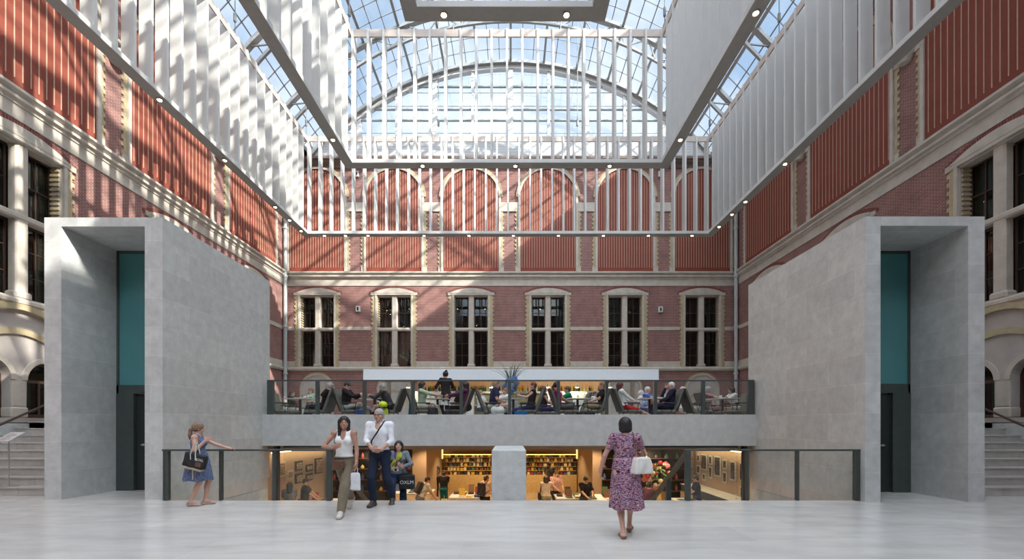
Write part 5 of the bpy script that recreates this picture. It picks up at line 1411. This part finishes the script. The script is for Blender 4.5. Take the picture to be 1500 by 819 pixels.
q = MB(); q.bbox((-.3,-.22,0),(.3,.22,.42),.03); q.build('housing', M_steel, mc); q = MB(); q.bbox((-.24,-.235,.10),(.24,-.2,.24),.01); q.build('front_recess', M_black, mc)
q = MB(); [q.lathe([(.03,0),(.03,.06)],(x_,-.26,.13),10) for x_ in (-.12,.12)]; q.build('group_head', M_chrome, mc)
q = MB(); q.box((wx(838,KB-.35),KB-.7,TF+.9),(wx(889,KB-.35),KB,TF+.95)); q.box((wx(838,KB-.35)+.03,KB-.66,TF),(wx(889,KB-.35)-.03,KB-.02,TF+.9)); tag(q.build('service_counter', pm('white_counter',(.62,.64,.65),.4)), 'low white service counter carrying the coffee machine', 'counter')
# flower arrangement
fv = empty('flower_vase', (wx(748,16.2), 16.2, TF), label='tall vase of blue hydrangeas and long grasses by the bar', cat='flowers')
q = MB(); q.bbox((-.28,-.28,0),(.28,.28,.78),.02); tag(q.build('vase_plinth', M_steel, loc=None), 'grey plinth under the blue hydrangea vase', 'plinth').location = (wx(748,16.2),16.2,TF)
fv.location.z = TF+.78
q = MB(); q.lathe([(.09,0),(.12,.05),(.15,.30),(.12,.42),(.13,.46),(.11,.46),(.10,.42)],(0,0,0),20); q.build('vase', GL, fv, smooth=True)
rr = random.Random(11); m = MB()
def petalball(mb, c, R, n, s, mi=0):
    for i in range(n):
        z = 1-2*(i+.5)/n; a = i*2.39996; r_ = math.sqrt(1-z*z); d = Vector((r_*math.cos(a), r_*math.sin(a), z)); t = d.orthogonal().normalized(); b = d.cross(t); p = Vector(c)+d*R
        ang = rr.uniform(0,PI); t, b = t*math.cos(ang)+b*math.sin(ang), b*math.cos(ang)-t*math.sin(ang)
        mb.add([p+t*s+d*.01, p+b*s-d*.006, p-t*s+d*.01, p-b*s-d*.006, p+d*.012], [(0,1,4),(1,2,4),(2,3,4),(3,0,4)], mi)
for i in range(22):
    a = rr.uniform(0,2*PI); z = rr.uniform(.38,.86); r_ = .30*math.sqrt(max(.05,1-((z-.62)/.34)**2))*rr.uniform(.5,1)
    mi = rr.choice((0,0,0,1)); mb_ = MB(); petalball(mb_, (r_*math.cos(a), r_*math.sin(a), z), .105, 70, .026); mb_.build('hydrangea_head', [pm('blue_petal',(.13,.22,.52),.7), pm('pale_blue_petal',(.34,.42,.62),.7)][mi], fv)
lf_ = MB()
for i in range(60):
    a = rr.uniform(0,2*PI); z = rr.uniform(.36,.80); r0 = .12; r1 = rr.uniform(.28,.44); c = Vector((math.cos(a), math.sin(a), 0)); t = Vector((-c.y, c.x, 0))*rr.uniform(.03,.05)
    p0 = c*r0+Vector((0,0,z)); p1 = c*(r0+r1)/2+Vector((0,0,z+.05)); p2 = c*r1+Vector((0,0,z-.06)); lf_.add([p0, p1+t, p2, p1-t], [(0,1,2,3)])
lf_.build('leaves', pm('leaf_green',(.06,.14,.03),.6), fv)
gs = MB()
for i in range(46):
    a = rr.uniform(0,2*PI); sp = rr.uniform(.15,.72); hh = rr.uniform(.95,1.42); gs.tube([(0,0,.4),(.12*sp*math.cos(a),.12*sp*math.sin(a),.8),(.65*sp*math.cos(a),.65*sp*math.sin(a),hh),(sp*math.cos(a),sp*math.sin(a),hh+rr.uniform(-.02,.12))],[.008,.007,.006,.002],4)
gs.build('grass_blades', pm('grass_green',(.07,.11,.05),.7), fv)

# ------------------------------------------------------------------ basement shop
SY, SB, SX = 18.0, 22.3, 7.6
m = MB(); m.box((-SX-.2,12.5,B),(-SX,SY,.92)); struct('wall_shop_left', m, M_beige)
m = MB(); m.box((SX,12.5,B),(SX+.2,SY,.92)); struct('wall_shop_right', m, M_beige)
m = MB(); m.box((-SX-.2,SY,B),(-3.5,SY+.3,.92)); m.box((3.4,SY,B),(SX+.2,SY+.3,.92)); m.box((-3.5,SB,B),(3.4,SB+.2,.92)); m.box((-3.7,SY+.3,B),(-3.5,SB+.2,.92)); m.box((3.4,SY+.3,B),(3.6,SB+.2,.92)); m.box((-3.5,SY,.62),(3.4,SY+.3,.92)); struct('wall_shop_back', m, M_beige)
m = MB(); m.box((-SX,12.5,.80),(SX,SY,.915)); m.box((-3.5,SY+.3,.80),(3.4,SB,.915)); struct('ceiling_shop', m, M_beige)
for s, sd in ((-1,'left'),(1,'right')):
    m = MB(); m.bbox((s*6.62-.06,12.22,B),(s*6.62+.06,12.34,.915),.005); tag(m.build('shopfront_post', M_black), 'dark steel shopfront post at the %s end of the shop opening' % sd, 'post')
gw = empty('glass_shopfront', (0,12.42,B), label='clear glass shopfront below the terrace', cat='shopfront')
for a, b in ((-6.5,-3.6),(3.6,6.5)):
    m = MB(); m.box((a,12.41,B+.02),(b,12.425,.91)); m.build('glass_panel', M_glass, gw, world=True)
    m = MB(); m.box((a,12.40,B),(b,12.435,B+.05)); m.box((a,12.40,.87),(b,12.435,.915)); m.build('frame_rail', M_black, gw, world=True)
m = MB()
for x in (-3.9, 6.45):
    for i in range(24): m.lathe([(.014,-.002),(.014,.0)],(x,12.408,B+.2+.11*i),8,axis='y')
m.build('marker_dots', M_print, gw, world=True)
# display boards at either side of the bookcase alcove
for a, b, sd in ((-7.4,-4.08,'left'),(3.78,7.4,'right')):
    r = empty('display_wall', ((a+b)/2,SY,B), label='tall dark display wall of goods, %s of the bookcase' % sd, cat='display', group='dark display walls')
    m = MB(); m.box((a,SY-.12,B),(b,SY-.01,.55)); m.build('back_board', pm('near_black_board',(.02,.018,.016),.6), r, world=True)
    for z in (-1.2,-.75,-.3,.12):
        m = MB(); m.box((a,SY-.42,z),(b,SY-.12,z+.025)); m.build('shelf', M_wood, r, world=True)
bcase = empty('bookcase', (0,SB,B), label='wide warm-lit bookcase along the back wall of the shop', cat='bookcase')
m = MB(); m.box((-3.45,SB-.03,B),(3.35,SB,.02)); m.box((-3.45,SB-.36,B),(3.35,SB-.03,-1.02)); m.build('carcass', pm('honey_oak',(.56,.40,.20),.6), bcase, world=True)
SHZ = (-1.02,-.80,-.58,-.36,-.14)
for z in SHZ[1:]+(.03,):
    m = MB(); m.box((-3.45,SB-.30,z-.02),(3.35,SB-.03,z)); m.build('shelf', pm('honey_oak',(.56,.40,.20),.6), bcase, world=True)
m = MB(); m.box((-3.42,SB-.32,.004),(3.32,SB-.28,.02)); m.build('light_strip', emit('warm_strip',(1,.66,.22),3.5), bcase, world=True)
for x in (-3.46, 3.36):
    m = MB(); m.box((x-.03,SB-.34,-.2),(x+.03,SB-.28,.70)); m.build('light_strip', emit('warm_strip_side',(1,.62,.18),1.6), bcase, world=True)
bcol = [('dark',(.04,.03,.03)),('red',(.25,.03,.025)),('cream',(.62,.55,.42)),('blue',(.05,.09,.22)),('brown',(.16,.08,.04)),('yellow',(.55,.36,.06)),('green',(.06,.14,.07))]
rr = random.Random(21); bpro = {}
def bookproto(k, w, h_):
    key = (k, round(w,3), round(h_,3))
    if key not in bpro:
        q = MB(); q.bbox((-w/2,-.10,0),(w/2,.08,h_),.004); bpro[key] = q.build('book', pm('book_'+bcol[k][0], bcol[k][1], .6)); return bpro[key], True
    return bpro[key], False
WH = [(.12,.15),(.14,.17),(.10,.165),(.16,.14)]
for j, z in enumerate(SHZ):
    x = -3.32
    while x < 3.25:
        k_ = rr.choice((0,0,1,2,2,2,2,3,4,4,5,5,6)); w_, h_ = rr.choice(WH); o, new = bookproto(k_, w_, h_)
        if not new: o = dup(o)
        o.location = (x+w_/2, SB-.16, z); x += w_+rr.choice((.02,.03,.05,.08))
        tag(o, '%s book on the %s shelf of the back wall bookcase' % (bcol[k_][0], ('lowest','second lowest','middle','second highest','highest')[j]), 'book', 'books on the back wall bookcase')
# framed pictures and counter along the right shop wall
fr = [(14.1,-.02,.42,.62),(14.75,-.05,.34,.66),(15.3,.12,.26,.34),(15.3,-.34,.26,.40),(15.85,.0,.46,.74),(16.4,.18,.24,.34),(16.4,-.28,.24,.44),(16.95,.06,.46,.62),(17.45,.18,.22,.30),(17.45,-.28,.30,.34),(14.1,-.70,.34,.40),(16.95,-.52,.26,.28)]
for i, (y, z, w_, h_) in enumerate(fr):
    r = empty('framed_print', (SX-.02, y, z), label='%s framed dark print on the right shop wall, %s from the shop front' % ('large' if h_ > .55 else 'small', ORD[i]), cat='picture', group='framed prints on the shop wall')
    m = MB(); m.box((-.03,-w_/2,-h_/2),(0,w_/2,h_/2)); m.box((-.036,-w_/2,-h_/2),(-.03,-w_/2+.03,h_/2)); m.box((-.036,w_/2-.03,-h_/2),(-.03,w_/2,h_/2)); m.build('frame', M_white, r)
    m = MB(); m.box((-.036,-w_/2+.04,-h_/2+.05),(-.029,w_/2-.04,h_/2-.05)); m.build('print', patternmat('print_%d' % i, 9, [(.4,(.03,.025,.02)),(.6,(.12,.09,.06)),(.7,(.2,.13,.08))]), r)
def case(name, x0, x1, y0, y1, z1, label):
    r = empty(name, ((x0+x1)/2,(y0+y1)/2,B), label=label, cat='display case')
    m = MB(); m.box((x0,y0,B),(x1,y1,z1-.30)); m.build('body', M_beige, r, world=True)
    m = MB(); m.box((x0,y0,z1-.02),(x1,y1,z1)); m.build('top', M_white, r, world=True)
    m = MB(); m.box((x0+.02,y0+.02,z1-.30),(x1-.02,y1-.02,z1-.02)); m.build('shadow_box', pm('slate_blue_box',(.05,.06,.065),.5), r, world=True); return r
case('display_case', 6.85, 7.55, 12.9, 17.5, -.85, 'long dark display case under the framed prints')
for i, (y, z, w_, h_) in enumerate([(14.3,.05,.5,.5),(14.9,-.2,.4,.3),(15.5,.05,.5,.34),(15.5,-.4,.5,.34),(16.3,-.1,.5,.26),(16.3,-.45,.5,.26),(17.1,-.1,.6,.6)]):
    r = empty('wall_display', (-SX, y, z), label='%s %s display board on the left shop wall, %s from the shop front' % ('pale' if i < 2 else 'dark', 'wide' if w_ > h_ else 'square', ORD[i]), cat='display board', group='boards on the left shop wall')
    m = MB(); m.box((0,-w_/2,-h_/2),(.05,w_/2,h_/2)); m.build('board', pm('cream_board',(.62,.52,.38),.6) if i < 2 else pm('near_black_board',(.02,.018,.016),.6), r)
    m = MB(); [m.box((.05,-w_/2+.06+.14*j,-h_/2+.05),(.08,-w_/2+.14+.14*j,h_/2-.06)) for j in range(int(w_/.15))]; m.build('goods', patternmat('goods_%d' % i, 14, [(.4,(.5,.4,.28)),(.55,(.2,.12,.07)),(.65,(.65,.6,.5))]), r)
for s, sd in ((-1,'left'),(1,'right')):
    r = empty('wall_washer', (s*7.42,15.6,.62), label='warm strip lamp along the top of the %s shop wall' % sd, cat='lamp', group='shop wall strip lamps')
    m = MB(); m.box((s*-.02-.04,-2.2,.03),(s*-.02+.04,2.2,.10)); m.build('housing', M_white, r); m = MB(); m.box((s*-.02-.03,-2.15,.012),(s*-.02+.03,2.15,.03)); m.build('diffuser', emit('washer',(1,.74,.44),16), r)
    m = MB(); [m.tube([(0,y,.10),(0,y,.19)],.01,6) for y in (-1.8,1.8)]; m.build('bracket', M_black, r)
# display tables heaped with books
def displaytable(px, D, w_, dp, h_, label, seed):
    X = wx(px, D); r = empty('display_table', (X,D,B), label='shop display '+label+' heaped with books', cat='table', group='book tables in the shop')
    m = MB(); m.prism([(-w_/2+.12,0),(w_/2-.12,0),(w_/2,h_-.04),(-w_/2,h_-.04)], -dp/2, dp/2, 'y'); m.build('body', pm('shop_table_side',(.50,.39,.27),.6), r)
    m = MB(); m.bbox((-w_/2-.02,-dp/2-.02,h_-.04),(w_/2+.02,dp/2+.02,h_),.008); m.build('top', M_white, r)
    q = random.Random(seed); nx = max(3, int(w_/.27)); n_ = 0
    for i in range(nx):
        for j in range(max(2,int(dp/.34))):
            z = B+h_
            for l in range(q.randrange(0,3)):
                k_ = q.randrange(7); key = ('flat', k_)
                if key not in bpro:
                    mm = MB(); mm.bbox((-.10,-.14,0),(.10,.14,.035),.004); bpro[key] = mm.build('book', pm('book_'+bcol[k_][0], bcol[k_][1], .6)); o = bpro[key]
                else: o = dup(bpro[key])
                o.location = (X-w_/2+.15+(w_-.3)*i/(nx-1), D-dp/2+.17+.33*j, z); o.rotation_euler = (0,0,q.uniform(-.15,.15)); z += .036
                tag(o, '%s book lying on the shop %s' % (bcol[k_][0], label), 'book', 'books on the shop tables')
            if q.random() < .3:
                key = ('up', q.randrange(7))
                if key not in bpro:
                    mm = MB(); mm.add([(-.1,-.02,0),(.1,-.02,0),(.1,.06,.26),(-.1,.06,.26),(-.1,.01,0),(.1,.01,0),(.1,.085,.25),(-.1,.085,.25)],[(0,1,2,3),(7,6,5,4),(0,4,5,1),(1,5,6,2),(2,6,7,3),(3,7,4,0)]); bpro[key] = mm.build('book', pm('book_'+bcol[key[1]][0], bcol[key[1]][1], .6)); o = bpro[key]
                else: o = dup(bpro[key])
                o.location = (X-w_/2+.15+(w_-.3)*i/(nx-1), D-dp/2+.17+.33*j, z); tag(o, '%s book propped up on the shop %s' % (bcol[key[1]][0], label), 'book', 'books on the shop tables')
displaytable(606, 16.8, 1.5, 1.0, .85, 'table by the climbing woman', 1)
displaytable(652, 14.6, .9, .8, .62, 'low table left of centre', 2)
displaytable(684, 15.6, 1.1, 1.2, .9, 'table left of the plinth', 3)
displaytable(838, 15.6, 1.2, 1.0, .85, 'table behind the black tee', 4)
displaytable(888, 15.2, 1.4, 1.3, .88, 'table right of the black tee', 5)
displaytable(985, 15.0, 1.5, 1.0, .80, 'table behind the right handrail', 6)
displaytable(1035, 14.0, 1.1, .9, .68, 'low table before the prints', 7)
displaytable(476, 15.4, 1.0, 1.0, .72, 'table in the left bay', 8)
displaytable(437, 14.6, .9, .8, .55, 'low table at the left window', 9)
# goods on the dark display walls
rr = random.Random(31)
gpro = []
for k_ in range(7):
    q = MB(); w_ = rr.uniform(.05,.09); hh = rr.uniform(.14,.28); q.lathe([(w_*.7,0),(w_,hh*.2),(w_*.9,hh*.6),(w_*.4,hh*.8),(w_*.45,hh)],(0,0,0),10); gpro.append(q.build('ornament', pm('ornament_'+bcol[k_][0], tuple(min(1,c*1.3+.03) for c in bcol[k_][1]), .4), smooth=True))
cnt = 0
for a, b, sd in ((-7.2,-4.15,'left'),(3.85,7.2,'right')):
    for zi, z in enumerate((-1.2,-.75,-.3,.12)):
        for i in range(9):
            k_ = rr.randrange(7); o = gpro[cnt] if cnt < 7 else dup(gpro[k_]); k_ = cnt if cnt < 7 else k_; cnt += 1
            o.location = (a+(b-a)*i/8, SY-.27, z+.025); tag(o, 'small %s ornament on the %s shelf of the %s dark display wall' % (bcol[k_][0], ('lowest','second lowest','second highest','top')[zi], sd), 'ornament', 'ornaments on the display walls')
# red and pink flower display
fd = empty('flower_display', (wx(964,15.9), 15.9, B), label='large red, pink and white flower display in the shop', cat='flowers')
q = MB(); q.lathe([(.22,0),(.24,.3),(.16,.7),(.12,.95),(.20,1.15),(.18,1.15)],(0,0,0),20); q.build('urn', M_white, fd, smooth=True)
for i in range(46):
    z = rr.uniform(1.1,2.05); a = rr.uniform(0,2*PI); r_ = .52*math.sqrt(max(.05,1-((z-1.5)/.62)**2))*rr.uniform(.55,1); mb_ = MB(); petalball(mb_, (r_*math.cos(a), r_*math.sin(a), z), rr.uniform(.06,.09), 34, .034); k_ = rr.randrange(4)
    mb_.build('blossom', [pm('blossom_red',(.42,.03,.04),.6),pm('blossom_pink',(.60,.18,.22),.6),pm('blossom_cream',(.70,.58,.42),.6),pm('blossom_coral',(.60,.16,.08),.6)][k_], fd)
lf_ = MB()
for i in range(90):
    a = rr.uniform(0,2*PI); z = rr.uniform(1.05,1.95); r1 = rr.uniform(.35,.58); c = Vector((math.cos(a), math.sin(a), 0)); t = Vector((-c.y, c.x, .02))*.05
    p0 = c*.1+Vector((0,0,z)); p1 = c*(r1+.1)/2+Vector((0,0,z+.05)); p2 = c*r1+Vector((0,0,z-.05)); lf_.add([p0, p1+t, p2, p1-t], [(0,1,2,3)])
lf_.build('foliage', pm('leaf_green',(.06,.14,.03),.6), fd)
# shop visitors
def stander(px, D, top, bottom, hair, hc_, sk_, label, rz=PI, H=1.7, fem=False, lean=.05, pitch=-.2, sleeve=.35, to=.97, hands='front', z=B):
    u = H/1.72; hd = {'L':np.array((.10,-.32,1.02*u)),'R':np.array((-.10,-.33,1.0*u))} if hands == 'front' else ({} if hands == 'down' else {'L':np.array((.12,-.55,.86*u)),'R':np.array((-.14,-.52,.84*u))})
    q = Human(H, fem, lean=lean, hands=hd, head_pitch=pitch, elbow={'L':(.8,.5,-.6),'R':(-.8,.5,-.6)}, curl=.5, foot_yaw=(.2,-.2))
    q.body(SK[sk_], HA[hc_], .013); q.hairdo(hair, HA[hc_], .012); q.top(top, .019, sleeve, -.06, h=.013); q.trousers(bottom, .02, to, .04, h=.013); q.shoes(M_black, .011, .013)
    q.place((wx(px,D), D, z), rz, label); return q
stander(637,20.6,cloth('mauve_shirt',(.16,.13,.15)),blk,'short','black','mid','man in a mauve shirt and black trousers facing the bookcase')
v1 = stander(616,14.9,stone,gre,'short','black','mid','person in a pale tee with a dark backpack bending over a book table',rz=PI/2+.5,lean=.45,hands='reach')
stander(650,17.6,blk,cloth('teal_cloth',(.01,.11,.13)),'short','black','mid','person in black top and teal trousers in the middle of the shop',H=1.55)
v2 = stander(711,15.0,cloth('peach_shirt',(.50,.33,.24)),blk,'short','brown','fair','person in a peach shirt and black shorts beside the stone plinth',rz=PI*.75,to=.45)
v3 = stander(800,15.2,cloth('cream_top',(.58,.48,.38)),cloth('olive_trousers',(.26,.23,.12)),'bob','brown','fair','woman in a cream top and olive trousers right of the stone plinth',fem=True,H=1.66,sleeve=0)
stander(805,20.4,gre,blk,'short','black','mid','dark haired person facing the right half of the bookcase')
stander(814,16.2,patternmat('pink_plaid',22,[(.42,(.42,.20,.18)),(.55,(.62,.42,.38))]),cloth('dark_jeans',(.02,.025,.04)),'short','brown','mid','man in a pink plaid shirt holding a book',rz=.5,H=1.74)
stander(857,14.9,blk,dkg,'short','black','mid','man in a black tee reading a book in the shop',rz=.35,pitch=-.5,H=1.68)
stander(424,13.6,gre,gre,'lob','black','mid','dark haired woman in grey at the left shop window',rz=PI+.4,fem=True,H=1.64)
stander(1021,15.0,suit,suit,'short','black','mid','person in dark clothes looking at the framed prints',rz=PI*1.4)
stander(951,13.6,cloth('mulberry',(.10,.04,.06)),blk,'short','black','mid','dark haired person below the right stair handrail',rz=2.6,H=1.66)
stander(446,14.2,blk,blk,'short','black','mid','person in black reaching to the left shop wall',rz=1.9,hands='reach')
for v, l, sd in ((v1,'dark backpack worn by the person bending over a book table',.10),(v2,'dark backpack on the person in the peach shirt',.0)):
    r = tag(empty('backpack', tuple(v.root.location), v.root.rotation_euler[2]), l, 'bag')
    R = np.stack([v.A,-v.Fw,v.S],1); softbag('bag_body', v.P+v.S*.28-v.Fw*.20, (.30,.16,.42), M_tote, r, R, .013)
    for sg in (-1,1): strapobj('strap', wrap(v.dtop, [v.P+v.S*.44-v.Fw*.14+v.A*sg*.09, v.Sh['L' if sg>0 else 'R']-v.A*sg*.06+v.S*.05, v.P+v.S*.38+v.Fw*.12+v.A*sg*.10, v.P+v.S*.15-v.Fw*.1+v.A*sg*.14], .006, 16), M_tote, r, .02)
r = tag(empty('shoulder_bag', tuple(v3.root.location), PI), 'dark shoulder bag carried by the woman in the cream top', 'bag'); softbag('bag_body', v3.P+np.array((.24,.0,.02)), (.10,.30,.26), M_tote, r, h=.012)
strapobj('strap', [tuple(v3.P+np.array((.22,-.08,.12))), tuple(v3.Sh['L']+np.array((-.02,-.02,.05))), tuple(v3.P+np.array((.22,.09,.12)))], M_tote, r, .012)
# ceiling spots of the shop
sl = None; k_ = 0
for y in (13.4,15.4,17.3):
    for x in (-5.6,-3.4,-1.2,1.2,3.4,5.6):
        l = 'recessed shop ceiling spotlight'
        if sl is None:
            sl = empty('ceiling_spotlight', label=l, cat='lamp', group='shop ceiling spotlights'); q = MB(); q.lathe([(.07,0),(.07,-.02),(.05,-.02)],(0,0,0),14); q.build('trim_ring', M_white, sl); q = MB(); q.lathe([(.048,-.012),(.005,-.02)],(0,0,0),12); q.build('bulb', emit('shop_bulb',(1,.7,.4),25), sl); sl.location = (x,y,.80); o = sl
        else: o = dup(sl, (x,y,.80))
        tag(o, '%s ceiling spotlight in the shop, %s row from the window' % (('far left','left','left of centre','right of centre','right','far right')[[-5.6,-3.4,-1.2,1.2,3.4,5.6].index(x)], {13.4:'first',15.4:'second',17.3:'third'}[y]))
        la = bpy.data.lights.new('shop_spot','SPOT'); la.energy = SHOP_W; la.color = (1,.72,.42); la.spot_size = 2.4; la.spot_blend = .6; la.shadow_soft_size = .05
        lo = bpy.data.objects.new('shop_spot', la); COL.objects.link(lo); lo.location = (x,y,.76)
for x in (-2.2,0,2.2):
    la = bpy.data.lights.new('alcove_spot','SPOT'); la.energy = SHOP_W*1.3; la.color = (1,.72,.36); la.spot_size = 2.2; la.spot_blend = .6; la.shadow_soft_size = .05
    lo = bpy.data.objects.new('alcove_spot', la); COL.objects.link(lo); lo.location = (x,20.6,.76)
# ------------------------------------------------------------------ light, sky, camera
w_ = bpy.data.worlds.new('sky'); SC.world = w_; w_.use_nodes = True; nt = w_.node_tree; nt.nodes.clear()
out = nt.nodes.new('ShaderNodeOutputWorld'); bgn = nt.nodes.new('ShaderNodeBackground'); nt.links.new(bgn.outputs[0], out.inputs[0])
sk = nt.nodes.new('ShaderNodeTexSky'); sk.sky_type = 'NISHITA'; sk.sun_disc = False; sk.sun_elevation = math.radians(38); sk.sun_rotation = math.radians(125); sk.air_density = 1.0; sk.dust_density = 1.0
tc = nt.nodes.new('ShaderNodeTexCoord')
nz = noise(nt, tc.outputs['Generated'], 2.6, 6, .6)
cl = ramp(nt, nz, [(.38, (0,0,0)), (.66, (1,1,1))])
sc_ = mixc(nt, 1.0, sk.outputs[0], (SKYK*.9, SKYK*1.0, SKYK*1.1), 'MULTIPLY')
sc_ = mixc(nt, .6, sc_, (CLOUD*.46, CLOUD*.60, CLOUD*.74))
cc = mixc(nt, cl, sc_, (CLOUD*.96, CLOUD, CLOUD*1.05))
# added bright sky lobe, overhead and behind the camera, lifting the interior light
vd = nt.nodes.new('ShaderNodeVectorMath'); vd.operation = 'DOT_PRODUCT'; nt.links.new(tc.outputs['Generated'], vd.inputs[0]); vd.inputs[1].default_value = SKY_LIFT_D
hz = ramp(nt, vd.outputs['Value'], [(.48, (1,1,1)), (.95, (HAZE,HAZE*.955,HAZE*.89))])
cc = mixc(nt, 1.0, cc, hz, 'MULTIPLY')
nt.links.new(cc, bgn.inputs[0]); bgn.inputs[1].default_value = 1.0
sun = bpy.data.lights.new('sun', 'SUN'); sun.energy = SUN_E; sun.angle = math.radians(.7); sun.color = (1,.93,.82)
so = bpy.data.objects.new('sun', sun); COL.objects.link(so); so.location = (30,-20,40)
so.rotation_euler = Vector(SUN_D).to_track_quat('-Z','Y').to_euler()
cam = bpy.data.cameras.new('camera'); co = bpy.data.objects.new('camera', cam); COL.objects.link(co)
co.location = (0,0,CZ); co.rotation_euler = (PI/2,0,0); cam.sensor_width = 36; cam.lens = 36*F/1500
cam.shift_x = (750-VX)/1500; cam.shift_y = (VY-409.5)/1500; cam.clip_end = 300; cam.clip_start = .05
SC.camera = co
vs_ = SC.view_settings; vs_.view_transform = 'Standard'; vs_.look = 'None'; vs_.gamma = 1; vs_.use_curve_mapping = False; vs_.exposure = EXPO
SC.cycles.max_bounces = 10; SC.cycles.transparent_max_bounces = 24; SC.cycles.diffuse_bounces = 4
